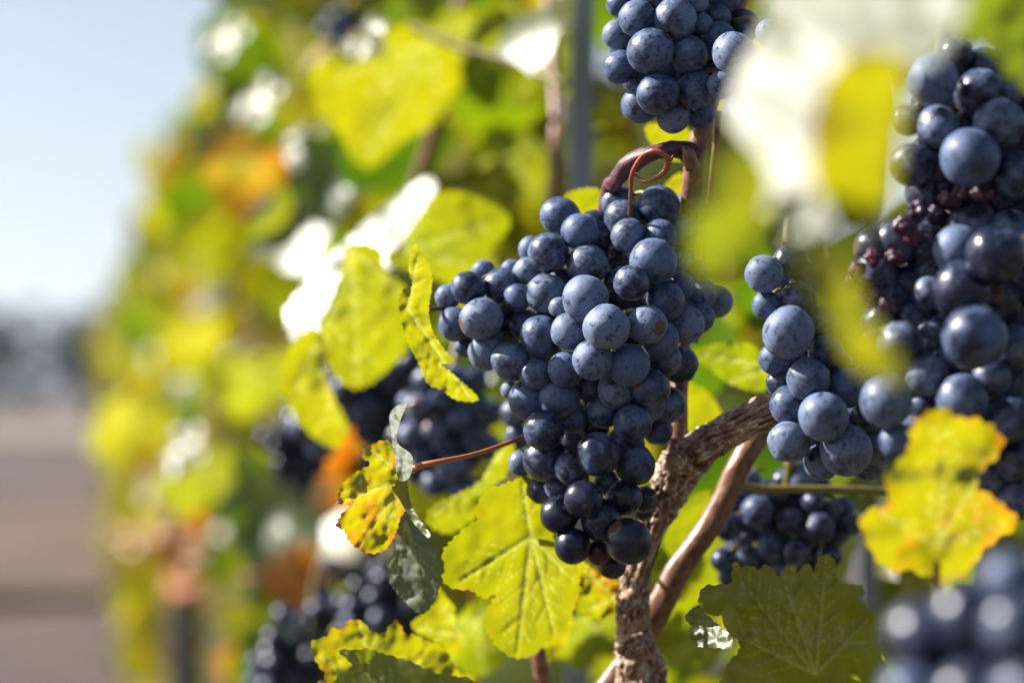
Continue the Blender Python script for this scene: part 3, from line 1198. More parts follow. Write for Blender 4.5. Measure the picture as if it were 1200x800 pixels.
BR = dict(face=(.45, -.5, .74))
main = [
    m1(505, 210, 63, 2.2), m1(570, 262, 60, 1.6), m1(700, 165, 57, 2.4), m1(713, 215, 60, 1.9), m1(732, 275, 55, 1.4),
    m1(835, 178, 70, 1.8), m1(838, 280, 57, 1.5), m1(925, 180, 50, 2.4), m1(915, 255, 60, 2.0), m1(465, 332, 67, 1.6),
    m1(622, 245, 55, 2.8, bloom=.4), m1(595, 372, 68, 1.5, bloom=.55), m1(815, 362, 77, .7), m1(742, 433, 58, .5), m1(590, 488, 75, .15, bloom=.95),
    m1(660, 582, 76, -.3, bloom=.98, face=(.52, -.50, .69)), m1(795, 572, 63, .2, bloom=.9, face=(.62, -.2, .76)), m1(856, 492, 63, .7), m1(405, 320, 40, 2.6), m1(395, 395, 48, 2.4),
    m1(458, 470, 66, 1.6), m1(500, 420, 42, 2.3), m1(362, 482, 46, 1.7), m1(305, 445, 60, 2.0), m1(197, 450, 54, 2.0),
    m1(247, 393, 38, 2.8), m1(340, 388, 34, 2.9), m1(128, 480, 42, 2.6), m1(152, 570, 56, 2.3), m1(240, 553, 67, 1.5),
    m1(328, 565, 48, 2.6, bloom=.4), m1(388, 575, 52, 2.3), m1(440, 613, 67, 1.1), m1(534, 595, 60, .5, bloom=.85), m1(502, 515, 34, 1.3),
    m1(612, 690, 66, .15, bloom=.92), m1(732, 708, 70, .2, bloom=.85), m1(838, 618, 62, .9), m1(925, 572, 62, 1.3), m1(970, 550, 50, 2.1),
    m1(905, 445, 50, 1.7), m1(972, 470, 56, 2.4), m1(1025, 495, 54, 2.9), m1(904, 705, 62, 1.6), m1(852, 690, 56, 1.2),
    m1(255, 665, 58, 1.8), m1(187, 645, 36, 2.8), m1(340, 695, 65, 1.3), m1(425, 738, 51, 1.2), m1(522, 722, 58, .9),
    m1(682, 425, 34, 1.7, bloom=.5), m1(905, 355, 40, 2.4), m1(960, 395, 42, 2.9),
    m2_(400, 135, 66, 1.4), m2_(502, 130, 64, 1.0), m2_(602, 95, 46, 1.4), m2_(692, 105, 61, .6), m2_(806, 100, 63, .7),
    m2_(788, 150, 66, 1.4), m2_(866, 155, 60, 1.6), m2_(335, 105, 30, 2.4), m2_(352, 185, 47, 2.1), m2_(450, 240, 67, 1.0),
    m2_(543, 195, 53, 1.3), m2_(650, 175, 56, .9), m2_(746, 215, 63, .9), m2_(830, 240, 50, 1.9), m2_(615, 230, 52, 2.0, bloom=.4),
    m2_(362, 262, 42, 2.1), m2_(455, 338, 74, 1.1), m2_(632, 322, 72, .2, bloom=.5, face=(.08, -.22, .97)), m2_(545, 365, 58, .8), m2_(722, 290, 62, 1.2),
    m2_(754, 355, 66, 1.0), m2_(376, 350, 44, 2.0), m2_(436, 440, 45, 1.7), m2_(493, 430, 42, 1.4), m2_(660, 415, 42, 1.3),
    m2_(718, 465, 60, .9, bloom=.38), m2_(583, 472, 63, .2, bloom=.26, face=(-.1, -.3, .9)), m2_(503, 525, 63, .6, bloom=.22), m2_(640, 540, 65, .5, bloom=.28), m2_(545, 627, 60, .6, bloom=.22),
    m2_(733, 612, 74, .1, bloom=.2), m2_(632, 650, 42, 1.2, bloom=.02, red=.55), m2_(677, 688, 48, 1.3, bloom=.25), m2_(785, 470, 44, 1.9, bloom=.3), m2_(780, 505, 38, 2.3, bloom=.3),
    m1(690, 330, 30, 1.9, kind='raisin', bloom=.05, red=.35),
]
bunch_from_list('large sharp bunch of dusty blue grapes hanging in the middle from a curved purple stalk', None, main, .868, .0135,
                [P(812, 184, .885), P(795, 175, .882), P(770, 178, .878), P(742, 190, .884), P(722, 212, .892), P(708, 245, .905)], [.0046, .0032, .0028, .0036, .0029, .0025], stem_mat=MPED, thin_low=True)
# coiled tendril over its shoulder
td = join_meshes('tendril', [
    px_tube('tendril', [(737, 256, .888), (739, 228, .878), (741, 204, .868), (752, 184, .860), (765, 177, .856), (778, 181, .855), (783, 190, .857), (779, 201, .860), (768, 209, .863), (755, 212, .866), (746, 207, .868), (745, 200, .870)], [1.7, 2.2, 2.9, 2.7, 3.3, 3.0, 3.9, 3.2, 3.1, 2.5, 1.9, .9], seg=12, sub=10, rough=.22),
    px_tube('tendril', [(782, 189, .857), (787, 186, .855), (789, 182, .852)], [3.0, 2.0, .6], seg=8, sub=5, rough=.2)])
tag(link('tendril', td, None, MTEN), 'coiled orange and red tendril looped above the middle bunch', 'tendril')

# ------------------------------------------------------------------ the other bunches
def t1(x, y, r, l, **k):
    return (660 + x / 2.857, y / 2.857, r / 2.857, l, k)


top = [t1(292, 170, 73, .0), t1(318, 315, 68, .1), t1(375, 65, 69, .4), t1(420, 182, 61, .4), t1(445, 302, 60, .5), t1(248, 62, 60, .7), t1(180, 115, 48, 1.4), t1(192, 225, 54, .9),
       t1(257, 352, 60, 1.0), t1(367, 390, 56, 1.0), t1(455, 380, 50, 1.4), t1(297, 0, 62, .9), t1(465, 80, 34, .9), t1(512, 60, 50, 1.4), t1(520, 130, 56, 1.3), t1(430, 0, 56, .7), t1(190, 15, 42, 1.7),
       t1(572, 180, 68, -.6, bloom=.9), t1(530, 285, 46, -.4, bloom=.9), t1(690, 110, 45, -.8, bloom=.9), t1(545, 0, 44, 1.5), t1(240, 270, 40, 1.7), t1(350, 240, 45, 1.6),
       t1(330, -90, 62, .8), t1(440, -110, 62, .9), t1(230, -70, 55, 1.2), t1(540, -90, 55, 1.2), t1(380, -180, 60, 1.0), t1(280, -170, 58, 1.4), t1(480, -220, 56, 1.3), t1(370, -280, 52, 1.4)]
bunch_from_list('bunch of blue grapes cut off by the top edge, above the coiled tendril', None, top, .866, .0125,
                [P(868, -60, .90), P(840, -90, .895), P(810, -100, .89), P(790, -60, .885)], [.0030, .0026, .0026, .0022])


def r1(x, y, r, l, **k):
    return (960 + x / 2.858, 20 + y / 2.858, r / 2.858, l, k)


def r2(x, y, r, l, **k):
    return (960 + x / 2.858, 260 + y / 2.858, r / 2.858, l, k)


RS = dict(kind='raisin', bloom=.2)
right = [r1(380, 210, 82, .5, bloom=.9), r1(458, 125, 55, 1.6), r1(535, 255, 78, 1.0), r1(545, 165, 60, 1.9), r1(602, 360, 86, .6), r1(505, 470, 96, .2), r1(655, 530, 78, .6), r1(400, 370, 72, 1.2),
         r1(300, 345, 52, 1.6), r1(312, 495, 72, 1.3), r1(400, 520, 52, 1.8), r1(650, 270, 62, 1.7), r1(510, 700, 85, 1.3), r1(640, 720, 72, 1.2), r1(640, 140, 60, 2.3),
         r2(465, 92, 80, .2, bloom=.8), r2(590, 112, 98, -.2, bloom=.32), r2(480, 228, 98, .1, bloom=.32), r2(590, 262, 84, .2, bloom=.3), r2(520, 385, 106, -.1, bloom=.5), r2(275, 412, 76, .8), r2(225, 600, 84, .3, bloom=.7),
         r2(360, 512, 68, .8), r2(430, 472, 52, 1.0), r2(478, 592, 82, .2), r2(575, 520, 66, .7), r2(640, 660, 76, .5), r2(650, 420, 76, .8), r2(660, 545, 74, .9), r2(672, 300, 74, .9), r2(690, 90, 60, .6),
         r2(372, 240, 60, 1.6), r2(380, 370, 52, 1.6), r2(180, 395, 40, 1.3), r2(540, 720, 80, .8), r2(440, 720, 76, 1.1), r2(660, 790, 80, .8), r2(560, 840, 76, 1.1), r2(300, 720, 70, 1.0), r2(262, 735, 60, .9),
         r2(740, 200, 80, .9), r2(760, 420, 80, 1.1), r2(750, 600, 80, 1.1), r1(760, 400, 80, 1.3), r1(760, 250, 80, 1.6), r1(745, 640, 80, 1.2), r2(660, 930, 70, 1.4)]
for (x, y, rr_) in ((215, 50, 34), (180, 120, 34), (130, 160, 34), (250, 120, 32), (150, 215, 34), (180, 258, 36), (250, 185, 36), (242, 280, 44), (320, 50, 40), (305, 150, 36), (170, 50, 34), (110, 200, 28)):
    right.append(r2(x, y, rr_, 1.0, red=random.uniform(.3, .9), **RS))
for (x, y, rr_) in ((440, 610, 46), (330, 650, 46), (550, 590, 44), (480, 580, 40), (285, 700, 44), (390, 660, 40)):
    right.append(r1(x, y, rr_, .9, red=random.uniform(.2, .5), **RS))
bunch_from_list('big dark bunch at the right edge with shrivelled reddish berries among its plump grapes', None, right, .765, .0125,
                [P(1120, -60, .80), P(1110, -20, .80), P(1105, 30, .795)], [.0030, .0028, .0026], bloom=(.38, .66))  # low bloom puts the dark shade on this bunch into its grape colour


def r3(x, y, r, l, **k):
    return (820 + x / 2.858, 300 + y / 2.858, r / 2.858, l, k)


midb = [r3(215, 60, 62, .8, bloom=.85), r3(225, 165, 47, 1.2), r3(297, 255, 82, .2, bloom=.85), r3(250, 345, 52, 1.2, bloom=.8), r3(365, 412, 70, .3), r3(422, 325, 58, .9), r3(415, 537, 82, .1), r3(302, 500, 66, .8),
        r3(300, 620, 70, .6), r3(490, 650, 86, .3), r3(408, 690, 60, 1.0), r3(492, 442, 66, .7), r3(582, 532, 62, 1.1), r3(270, 425, 47, 1.5), r3(600, 640, 62, 1.2), r3(330, 150, 60, 1.2), r3(400, 230, 60, 1.4),
        r3(560, 420, 56, 1.5), r3(380, 620, 55, 1.7), r3(500, 540, 52, 1.7), r3(560, 700, 52, 1.9), r3(300, 20, 56, 1.5), r3(350, 90, 50, 1.9)]
bunch_from_list('blue bunch left of the shrivelled berries, hanging over the thick bark arm', None, midb, .818, .0125,
                [P(960, 240, .87), P(940, 250, .86), P(925, 280, .85)], [.0028, .0026, .0024])


def r4(x, y, r, l, **k):
    return (820 + x / 4.445, 520 + y / 4.445, r / 4.445, l, {'bloom': random.uniform(.35, .6), **k})


low = [r4(250, 200, 72, .8), r4(300, 350, 82, .3), r4(150, 430, 76, .6), r4(470, 402, 66, .5), r4(592, 305, 58, .8), r4(620, 440, 82, .3), r4(682, 352, 62, .9), r4(502, 562, 76, .3), r4(370, 542, 72, .6), r4(120, 605, 62, .8),
       r4(258, 592, 62, .9), r4(782, 420, 60, 1.1), r4(742, 332, 60, 1.3), r4(682, 582, 62, .8), r4(402, 282, 62, 1.2), r4(540, 172, 80, 1.0), r4(150, 690, 52, 1.2), r4(440, 202, 70, 1.4), r4(722, 470, 56, 1.3), r4(400, 640, 60, 1.0),
       r4(560, 660, 60, 1.0), r4(300, 690, 60, 1.1), r4(350, 440, 60, 1.6), r4(560, 480, 60, 1.6), r4(200, 300, 60, 1.6), r4(620, 210, 60, 1.6)]
bunch_from_list('shaded bunch under the bark arm, above the big green leaf', None, low, .975, .0125,
                [P(930, 500, .985), P(925, 530, .985), P(925, 555, .985)], [.0024, .0022, .002])

bunch_packed('very blurred close bunch in the bottom right corner', None, [(1190, 745, 62, 0), (1130, 800, 66, .01), (1210, 850, 80, .0), (1130, 900, 60, .01)], .50, 30, 44, [P(1260, 560, .52), P(1230, 640, .51)], (.3, .62), 21)
bunch_packed('blurred bunch left of the middle bunch, above the red petiole', None, [(520, 470, 42, 0), (505, 520, 38, 0), (540, 505, 40, .01), (520, 560, 28, 0)], 1.14, 34, 18, [P(540, 390, 1.16), P(530, 430, 1.15)], (.5, .75), 22)
bunch_packed('dark blurred bunch half hidden behind a hanging yellow leaf', None, [(425, 455, 55, 0), (395, 485, 45, 0), (460, 500, 48, .01), (485, 440, 40, 0)], 1.30, 48, 17, [P(430, 370, 1.32), P(425, 400, 1.31)], (.3, .6), 23)
bunch_packed('blurred sparkling bunch at the lower left, beside the yellow leaf with brown edges', None, [(360, 745, 45, 0), (345, 790, 45, 0), (400, 720, 34, .02)], 1.45, 34, 16, [P(375, 660, 1.46), P(368, 690, 1.46)], (.15, .5), 24)
bunch_packed('blurred bunch low between the folded grey-green leaf and the bottom leaves', None, [(440, 705, 38, 0), (475, 715, 34, 0), (450, 740, 30, 0)], 1.38, 26, 15, [P(455, 640, 1.4), P(450, 670, 1.39)], (.15, .5), 25)
bunch_packed('small blurred bunch with round glints under the left flap of the hanging yellow leaf', None, [(335, 515, 26, 0), (350, 540, 24, 0)], 1.5, 18, 13, [P(345, 460, 1.52), P(340, 490, 1.51)], (.1, .4), 26)
bunch_packed('blurred bunch high in the leaves, near the white glossy leaf at the top', None, [(400, 35, 20, 0), (408, 55, 18, 0)], 1.75, 14, 10, [P(405, -20, 1.76), P(402, 10, 1.76)], (.3, .6), 27)
bunch_packed('blurred bunch below the orange leaves at the lower left', None, [(415, 650, 30, 0), (430, 680, 26, 0), (455, 665, 26, 0)], 1.6, 22, 12, [P(420, 600, 1.6), P(420, 625, 1.6)], (.1, .4), 28)

# ------------------------------------------------------------------ leaves with a shape of their own
def lin(gx, gy, q=0.0):
    return lambda x, y: gx * x + gy * y + q * (x * x + y * y) * 10


hero_leaf('hanging yellow-green leaf left of the middle bunch, in front of its white glossy flap', cr([(272, 168), (360, 178), (378, 240), (440, 300), (452, 455), (400, 520), (350, 565), (290, 590), (240, 560), (205, 498), (198, 430), (183, 405), (215, 340), (250, 250)], 300, 220, 2.5),
          1.08, lin(.62, -.35), (.55, .06, 0), ((412, 292), [(420, 455), (370, 420), (478, 350), (385, 370)]), seed=3, sp=5, tooth=14, amp=3, wav=.004, wavs=50)
hero_leaf('white glossy flap mirroring the sun, split off behind the left edge of the hanging yellow-green leaf', cr([(80, 370), (100, 335), (160, 250), (225, 185), (280, 160), (310, 220), (260, 330), (215, 420), (180, 420), (120, 462)], 300, 220, 2.5),
          1.125, lin(-.82, .66), (.35, .06, 0), None, seed=33, sp=5, tooth=14, amp=3, wav=.002, wavs=60)  # flap of the hanging leaf, set back so it casts no shade on it
hero_leaf('dull yellow lobe below the white folded flap, over the dark grapes', cr([(110, 450), (178, 410), (192, 520), (232, 620), (270, 700), (240, 760), (180, 740), (120, 680), (90, 620), (70, 540)], 300, 220, 2.5),
          1.12, lin(.6, -.4), (.62, .22, 0), ((370, 400), [(395, 515), (345, 470)]), seed=4, sp=5, tooth=13, amp=3, wav=.004, wavs=40)
hero_leaf('yellow-green leaf above the hanging one, in front of its own long white glossy band', [(452, 305), (470, 283), (494, 248), (512, 226), (540, 225), (580, 240), (598, 262), (570, 300), (545, 330), (520, 330), (488, 318)],
          1.16, lin(.62, -.4), (.45, .04, 0), ((470, 295), [(575, 262), (545, 310), (505, 240)]), seed=5, sp=5, tooth=13, amp=3, wav=.004, wavs=44)
hero_leaf('long white glossy band of the leaf above the hanging one, split off behind it and mirroring the sun', [(398, 300), (412, 276), (440, 250), (470, 226), (502, 206), (512, 222), (500, 250), (482, 282), (462, 312), (440, 312), (420, 302)],
          1.205, lin(-.80, .66), (.35, .04, 0), None, seed=34, sp=5, tooth=13, amp=3, wav=.002, wavs=60)  # band of the leaf in front, moved back so that leaf stays lit
hero_leaf('narrow folded yellow leaf seen edge-on at the left tip of the middle bunch', cr([(463, 165), (484, 186), (506, 212), (516, 260), (514, 300), (506, 365), (520, 425), (553, 474), (580, 512), (545, 517), (580, 548), (652, 618), (590, 622), (540, 590), (504, 574), (474, 510), (442, 446), (418, 348), (432, 298), (458, 285), (446, 232)], 300, 220, 2.5),
          .885, lambda x, y: .6 * x + .35 * np.abs(x + .002 + .35 * y) - .35 * y, (.66, .16, 0), ((478, 362), [(490, 300), (550, 465)]), [(480, 366, .892), (500, 363, .893), (520, 361, .90)], [2.2, 2.6, 2.8], MPED, seed=6, sp=2.6, tooth=7, amp=1.5, wav=.002, wavs=22)
# orange and yellow leaf with grey-green folded lobe
B_ = hero_leaf('orange-spotted yellow leaf with a folded grey-green lobe, on a red petiole', cr([(240, 178), (200, 174), (145, 203), (138, 235), (166, 256), (110, 290), (75, 318), (54, 360), (50, 400), (92, 406), (60, 440), (43, 482), (70, 495), (96, 542), (150, 577), (210, 572), (240, 540), (266, 490), (292, 430), (302, 370), (292, 320), (276, 270), (260, 220)], 380, 460, 3.077),
               .872, lin(.5, -.25), (.72, .46, 0), ((475, 560), [(396, 590), (420, 640), (432, 524), (452, 622)]), [(640, 500, .905), (600, 517, .885), (560, 531, .874), (520, 540, .866), (494, 545, .866), (480, 552, .870)], [2.6, 2.5, 2.7, 3.2, 3.8, 4.8], MRED, seed=7, sp=3.0, tooth=8, amp=2.4, wav=.003, wavs=26)
add_blade(B_, 'folded_lobe', cr([(362, 382), (385, 385), (425, 435), (442, 470), (452, 560), (432, 610), (402, 628), (345, 575), (322, 525), (343, 480), (347, 430)], 300, 420, 2.105), .878, lin(-.6, -.3), (.25, .25, .85), 'grey-green folded underside', veins=((476, 610), [(500, 715), (465, 680)]), seed=8, sp=3.2, tooth=8, amp=2, wav=.003, wavs=22)
add_blade(B_, 'curled_tip', cr([(330, 140), (350, 115), (372, 113), (357, 150), (348, 205), (385, 240), (380, 290), (352, 300), (342, 240), (335, 200)], 300, 420, 2.105), .868, lin(-1.2, 1.0), (.4, .1, .6), 'pale curled edge', seed=9, sp=2.4, tooth=0, amp=0, wav=.002, wavs=14)
add_blade(B_, 'rolled_margin', cr([(352, 296), (372, 300), (380, 350), (400, 390), (430, 432), (420, 440), (385, 400), (352, 345), (335, 318)], 300, 420, 2.105), .866, lin(-.9, .5), (.5, .2, .3), None, seed=10, sp=2.4, tooth=0, amp=0, wav=.002, wavs=14)
# big leaf under the bunch
hero_leaf('large yellow-green leaf with pale veins below and left of the middle bunch', cr([(380, 82), (340, 92), (300, 108), (245, 128), (208, 175), (202, 235), (165, 258), (110, 310), (84, 350), (92, 400), (84, 440), (120, 472), (180, 478), (225, 505), (268, 492), (250, 525), (224, 570), (240, 622), (282, 682), (340, 714), (400, 702), (440, 662), (478, 640), (524, 585), (545, 530), (560, 470), (552, 400), (500, 340), (470, 290), (440, 230), (410, 150)], 490, 530, 2.963),
          .900, lin(.5, -.4, .12), (.55, .24, 0), ((623, 629), [(540, 680), (606, 765), (650, 744), (672, 680), (612, 566)]), [(623, 629, .902), (640, 615, .915), (690, 600, .95)], [3, 3, 3], MGRN, seed=11, sp=3.0, tooth=11, amp=3.4, wav=.002, wavs=44, vw=1.4, pucker=.0016)
hero_leaf('yellow-green leaf crossing behind the red petiole', cr([(280, -10), (240, 60), (215, 98), (165, 130), (62, 180), (28, 220), (50, 265), (110, 282), (150, 262), (200, 222), (245, 135), (300, 85), (325, 40), (330, -30)], 490, 530, 2.963), .985, lin(.62, -.48), (.45, .06, 0), ((590, 528), [(508, 605), (545, 585)]), seed=12, sp=4, tooth=12, amp=3.4, wav=.003, wavs=30)
hero_leaf('yellow leaf with brown edges at the bottom, left of the big veined leaf', cr([(120, 385), (140, 350), (215, 322), (230, 280), (268, 272), (306, 290), (322, 250), (370, 228), (430, 245), (470, 290), (520, 310), (560, 300), (600, 240), (640, 250), (680, 322), (720, 310), (800, 350), (880, 380), (930, 430), (950, 482), (1000, 540), (1100, 580), (1150, 900), (60, 900), (150, 620), (205, 560), (150, 470)], 340, 680, 5.0), .91, lin(.45, -.1), (.66, .34, 0), ((450, 830), [(370, 765), (420, 728), (500, 758)]), seed=13, sp=3.4, tooth=10, amp=2.6, wav=.003, wavs=30)
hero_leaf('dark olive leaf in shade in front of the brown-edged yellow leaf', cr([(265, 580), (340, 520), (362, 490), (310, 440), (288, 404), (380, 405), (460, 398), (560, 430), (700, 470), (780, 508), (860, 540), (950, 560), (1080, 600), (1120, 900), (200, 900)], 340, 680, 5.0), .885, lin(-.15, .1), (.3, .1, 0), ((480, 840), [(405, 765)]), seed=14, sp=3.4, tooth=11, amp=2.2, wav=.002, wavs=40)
hero_leaf('small bright yellow leaf between the folded grey-green lobe and the big veined leaf', cr([(840, 42), (882, 50), (925, 110), (962, 150), (972, 250), (1012, 300), (1000, 368), (1022, 400), (962, 452), (900, 402), (820, 342), (740, 302), (708, 252), (760, 208), (792, 180), (832, 120)], 340, 680, 5.0), .97, lin(.62, -.48), (.6, .05, 0), ((540, 745), [(512, 700), (488, 735)]), seed=15, sp=3.6, tooth=10, amp=2.4, wav=.003, wavs=30)
hero_leaf('mottled yellow leaf tip just under the lowest grapes', cr([(85, 478), (130, 508), (188, 540), (182, 600), (140, 634), (90, 622), (70, 600), (80, 540)], 640, 440, 2.2225), .925, lin(.58, -.45), (.55, .42, 0), ((722, 700), [(680, 665), (690, 715)]), seed=16, sp=3.4, tooth=9, amp=2.4, wav=.004, wavs=22)
hero_leaf('yellow leaf sliver between the mottled leaf tip and the trunk, low down', cr([(10, 640), (45, 622), (70, 640), (55, 690), (15, 740), (-20, 735)], 640, 440, 2.2225), 1.0, lin(.58, -.45), (.72, .3, 0), None, seed=17, sp=4, tooth=9, amp=2, wav=.003, wavs=22)
# dark green leaf bottom right, sharp
E_ = hero_leaf('big dark green spiky leaf at the bottom right, under the shaded bunch', cr([(222, 252), (305, 245), (312, 190), (322, 148), (370, 156), (412, 148), (458, 168), (500, 143), (540, 178), (572, 208), (602, 148), (660, 187), (720, 133), (758, 182), (786, 98), (862, 108), (888, 240), (960, 248), (1022, 262), (1022, 312), (1000, 332), (1062, 400), (1112, 460), (1102, 560), (1150, 700), (1130, 900), (262, 900), (268, 740), (302, 660), (345, 618), (350, 560), (290, 510), (220, 450), (150, 385), (132, 350), (140, 290), (165, 260)], 790, 630, 4.615),
               .862, lin(.42, .02, .1), (.55, .10, 0), ((956, 790), [(862, 672), (916, 672), (968, 655), (1020, 722), (835, 730)]), seed=18, sp=3.0, tooth=12, amp=2.4, wav=.003, wavs=40, pucker=.0014)
add_blade(E_, 'curled_lobe', cr([(60, 440), (78, 398), (132, 362), (170, 400), (230, 465), (300, 515), (318, 560), (300, 598), (240, 594), (120, 584), (88, 532), (106, 490)], 790, 630, 4.615), .858, lin(-.95, .75), (.3, .1, .1), 'pale lobe curled over, catching the sun', seed=19, sp=2.4, tooth=8, amp=1.2, wav=.0014, wavs=16)

# close yellow leaf at right
hero_leaf('close blurred yellow leaf with orange corners in front of the right-hand bunch', cr([(540, 225), (575, 248), (620, 250), (667, 290), (655, 330), (630, 350), (610, 390), (640, 408), (692, 450), (690, 480), (640, 510), (600, 560), (545, 600), (520, 580), (470, 565), (430, 565), (385, 512), (373, 450), (430, 425), (420, 380), (440, 350), (470, 310), (480, 260)], 800, 350, 1.7775),
          .715, lin(.6, -.45), (.70, .42, 0), ((1098, 640), [(1110, 490), (1165, 520), (1030, 600), (1180, 610)]), [(1098, 660, .715), (1095, 720, .73), (1080, 800, .76)], [4, 4, 4], MGRN, seed=20, sp=6, tooth=22, amp=6, wav=.005, wavs=60)
# very close leaf in the upper right, arching over
H_ = hero_leaf('very blurred close leaf arching over the upper right, glaring white on top', cr([(190, 60), (240, -40), (640, -40), (600, 130), (520, 135), (480, 115), (400, 125), (345, 175), (312, 250), (300, 350), (330, 425), (330, 520), (245, 550), (200, 500), (150, 335), (110, 270), (140, 150)], 800, 0, 2.0),
               .47, lambda x, y: -1.0 * x + .75 * y, (.35, .1, .17), None, seed=21, sp=7, tooth=24, amp=5, wav=.0008, wavs=80, center=(960, 140))
add_blade(H_, 'lobe', cr([(395, 130), (480, 115), (522, 200), (500, 400), (460, 530), (390, 555), (340, 500), (298, 400), (315, 260), (340, 180)], 800, 0, 2.0), .455, lin(.5, -.35), (.68, .35, 0), 'yellow lobe with an orange patch', seed=22, sp=7, tooth=24, amp=5, wav=.003, wavs=70)
add_blade(H_, 'lobe', cr([(140, 330), (202, 400), (190, 500), (130, 640), (60, 655), (18, 600), (30, 480), (80, 380)], 800, 0, 2.0), .465, lin(.5, -.3), (.42, .05, .1), 'yellow-green lobe', seed=23, sp=7, tooth=24, amp=5, wav=.003, wavs=70)
add_blade(H_, 'lobe', cr([(235, 540), (330, 515), (420, 700), (520, 880), (440, 885), (340, 760), (270, 640)], 800, 0, 2.0), .465, lin(.5, .0), (.66, .12, .1), 'narrow yellow lobe', seed=24, sp=7, tooth=24, amp=5, wav=.003, wavs=70)
hero_leaf('blurred green and yellow leaf in the top right corner', [(1120, -30), (1240, -30), (1240, 110), (1190, 98), (1160, 60), (1115, 30)], .60, lin(.2, -.3), (.3, .2, .1), None, seed=25, sp=7, tooth=20, amp=5)
# leaves between bunch and right-hand wood
hero_leaf('bright yellow-green leaf right of the middle bunch, above the bark arm', cr([(22, 110), (120, 88), (182, 130), (172, 190), (110, 182), (60, 150)], 800, 350, 1.7775), 1.0, lin(.62, -.48), (.42, .1, 0), ((905, 430), [(820, 415), (850, 450)]), seed=26, sp=4, tooth=10, amp=2.4, wav=.003, wavs=30)
hero_leaf('small yellow leaf wedged between the middle bunch and the bark arm', [(800, 448), (832, 462), (846, 492), (832, 520), (808, 512), (790, 490)], 1.02, lin(.62, -.48), (.6, .05, 0), None, seed=27, sp=4, tooth=9, amp=2.2)
hero_leaf('bright leaf seen in the fork between trunk and slanting brown cane', [(800, 590), (830, 575), (828, 610), (800, 655), (785, 650), (778, 630)], 1.03, lin(.62, -.48), (.45, .02, 0), None, seed=28, sp=4, tooth=9, amp=2.2)
hero_leaf('yellow-green leaf beyond the slanting brown cane, left of the shaded bunch', [(828, 620), (870, 600), (905, 640), (880, 680), (850, 700), (800, 740), (775, 730), (800, 690)], 1.08, lin(.62, -.48), (.42, .02, 0), None, seed=29, sp=4, tooth=9, amp=2.2)
hero_leaf('yellow leaf peeking out below the top bunch, behind the tendril', [(758, 146), (800, 148), (812, 162), (806, 178), (795, 190), (765, 172)], .97, lin(.62, -.48), (.6, .1, 0), None, seed=30, sp=3.4, tooth=8, amp=2)
hero_leaf('little yellow leaf corner between tendril and brown cane', [(785, 210), (800, 204), (800, 236), (782, 238), (776, 224)], .97, lin(.62, -.48), (.7, .3, 0), None, seed=31, sp=3, tooth=7, amp=2)
hero_leaf('small yellow-green leaf behind the purple stalk at the shoulder of the middle bunch', [(662, 228), (690, 220), (706, 226), (705, 250), (680, 262), (660, 250)], .96, lin(.62, -.48), (.5, .05, 0), None, seed=32, sp=3, tooth=8, amp=2.2)

hero_leaf('very large blurred yellow leaf at the top left, under a white glossy strip', [(362, 88), (392, 62), (430, 48), (478, 28), (520, 38), (540, 88), (522, 128), (500, 152), (470, 166), (456, 182), (432, 198), (410, 182), (396, 152), (374, 132)], 1.36, lin(.62, -.48), (.62, .06, 0), ((505, 50), [(430, 190), (375, 100), (515, 120), (440, 120)]), seed=41, sp=6, tooth=15, amp=3.5, wav=.005, wavs=60)
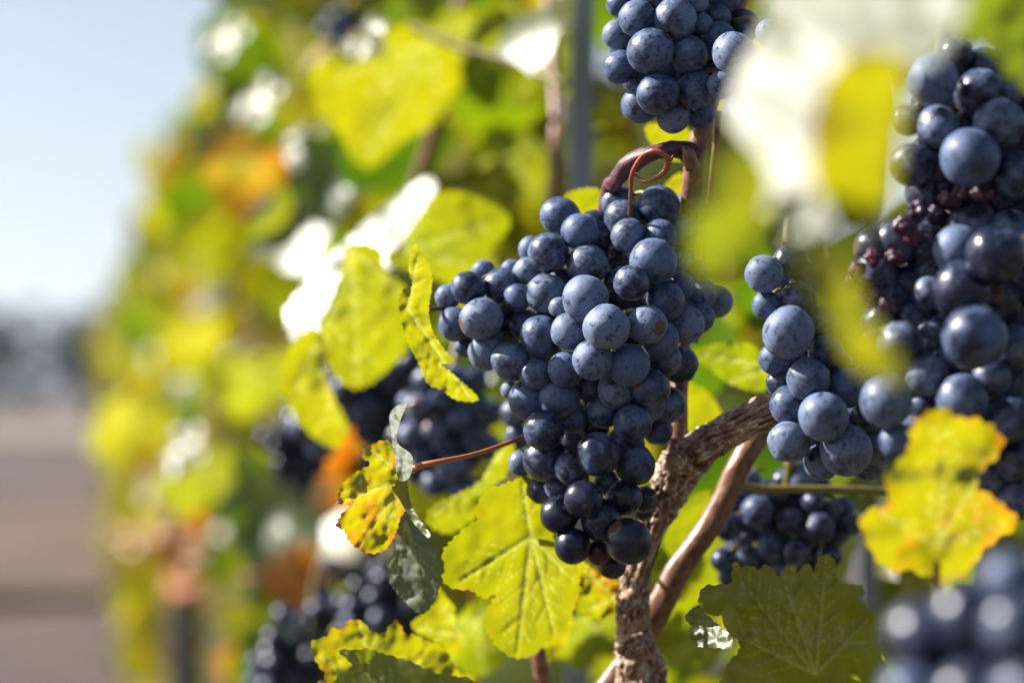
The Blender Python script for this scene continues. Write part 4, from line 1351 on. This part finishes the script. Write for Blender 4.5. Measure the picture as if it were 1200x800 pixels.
# background leaves large enough to tell apart
G_ = 'blurred leaves behind the bunches'
BG = [
    ('yellow-green leaf at the top, right of the very large blurred leaf', 560, 50, 150, 1.50, (.68, -.5, 1), 160, (.45, .05, 0)),
    ('lime green leaf just left of the grey post, near the top', 628, 75, 130, 1.42, (.1, -.3, 1), 200, (.38, .04, 0)),
    ('lime leaf midway between the grey post and the white-edged leaf', 585, 195, 150, 1.55, (.68, -.5, 1), 190, (.42, .03, 0)),
    ('white glossy leaf strip at the upper left, tilted to the sun', 300, 118, 85, 1.85, (-.58, .48, .68), 140, (.3, .1, .0)),
    ('white glossy leaf strip at the top left, near the sky', 262, 45, 80, 2.1, (-.58, .48, .68), 150, (.3, .1, .0)),
    ('white glossy leaf strip crossing the very large blurred leaf', 425, 45, 85, 1.33, (-.58, .48, .68), 130, (.3, .1, .0)),
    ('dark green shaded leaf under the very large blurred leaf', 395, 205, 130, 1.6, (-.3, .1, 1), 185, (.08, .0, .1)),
    ('pale glossy leaf hanging left of the dark shaded leaf', 355, 165, 80, 1.65, (-.62, .48, .68), 185, (.15, .02, .1)),
    ('lime leaf at the left, below the dark shaded leaf', 345, 270, 140, 1.75, (.68, -.5, 1), 200, (.42, .08, 0)),
    ('orange-tinged leaf at the left edge of the vines, upper part', 285, 200, 120, 2.1, (.2, -.2, 1), 190, (.72, .55, 0)),
    ('bright yellow leaf at the left edge of the vines, middle part', 225, 400, 110, 2.9, (.68, -.5, 1), 180, (.72, .2, 0)),
    ('lime leaf with a white glossy top at the left middle, big and blurred', 232, 560, 130, 2.0, (.68, -.5, 1), 200, (.45, .04, 0)),
    ('white glossy leaf resting on top of the big blurred lime leaf', 212, 528, 85, 1.95, (-.58, .48, .68), 110, (.3, .1, .0)),
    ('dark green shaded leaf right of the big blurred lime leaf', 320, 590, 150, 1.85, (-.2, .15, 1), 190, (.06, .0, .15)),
    ('orange-red leaf low at the left, above the dark stakes', 345, 675, 110, 2.0, (.1, .5, .7), 95, (.8, 1.0, 0)),
    ('red-brown leaf at the lower left, right of the dark stakes', 215, 650, 70, 2.6, (-.2, .3, .8), 170, (.75, 1.0, 0)),
    ('yellow leaf at the lower left edge of the vines', 150, 500, 130, 3.4, (.68, -.5, 1), 180, (.66, .25, 0)),
    ('lime leaf at the left behind the yellow dull lobe', 300, 450, 130, 1.9, (.68, -.5, 1), 170, (.46, .06, 0)),
    ('green leaf low in the middle, behind the big veined leaf', 560, 740, 140, 1.12, (.68, -.5, 1), 160, (.32, .05, 0)),
    ('lime leaf between the trunk and the mottled leaf tip, blurred', 690, 745, 110, 1.15, (.68, -.5, 1), 190, (.42, .05, 0)),
    ('lime leaf right of the trunk at the bottom', 815, 760, 110, 1.12, (.68, -.5, 1), 200, (.42, .03, 0)),
    ('green leaf behind the gap between the right-hand bunch and the close yellow leaf', 1010, 545, 110, 1.05, (-.1, -.1, 1), 180, (.22, .0, .05)),
    ('lime leaf above the bark arm, behind the bright yellow-green leaf', 855, 360, 110, 1.25, (.2, -.2, 1), 180, (.40, .02, 0)),
    ('green leaf behind the left tip of the middle bunch', 560, 310, 110, 1.5, (.68, -.5, 1), 200, (.5, .05, 0)),
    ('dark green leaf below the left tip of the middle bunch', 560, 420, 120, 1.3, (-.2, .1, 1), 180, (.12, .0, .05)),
    ('yellow leaf right of the grey post, behind the top bunch', 718, 130, 70, 1.25, (.68, -.5, 1), 190, (.55, .05, 0)),
]
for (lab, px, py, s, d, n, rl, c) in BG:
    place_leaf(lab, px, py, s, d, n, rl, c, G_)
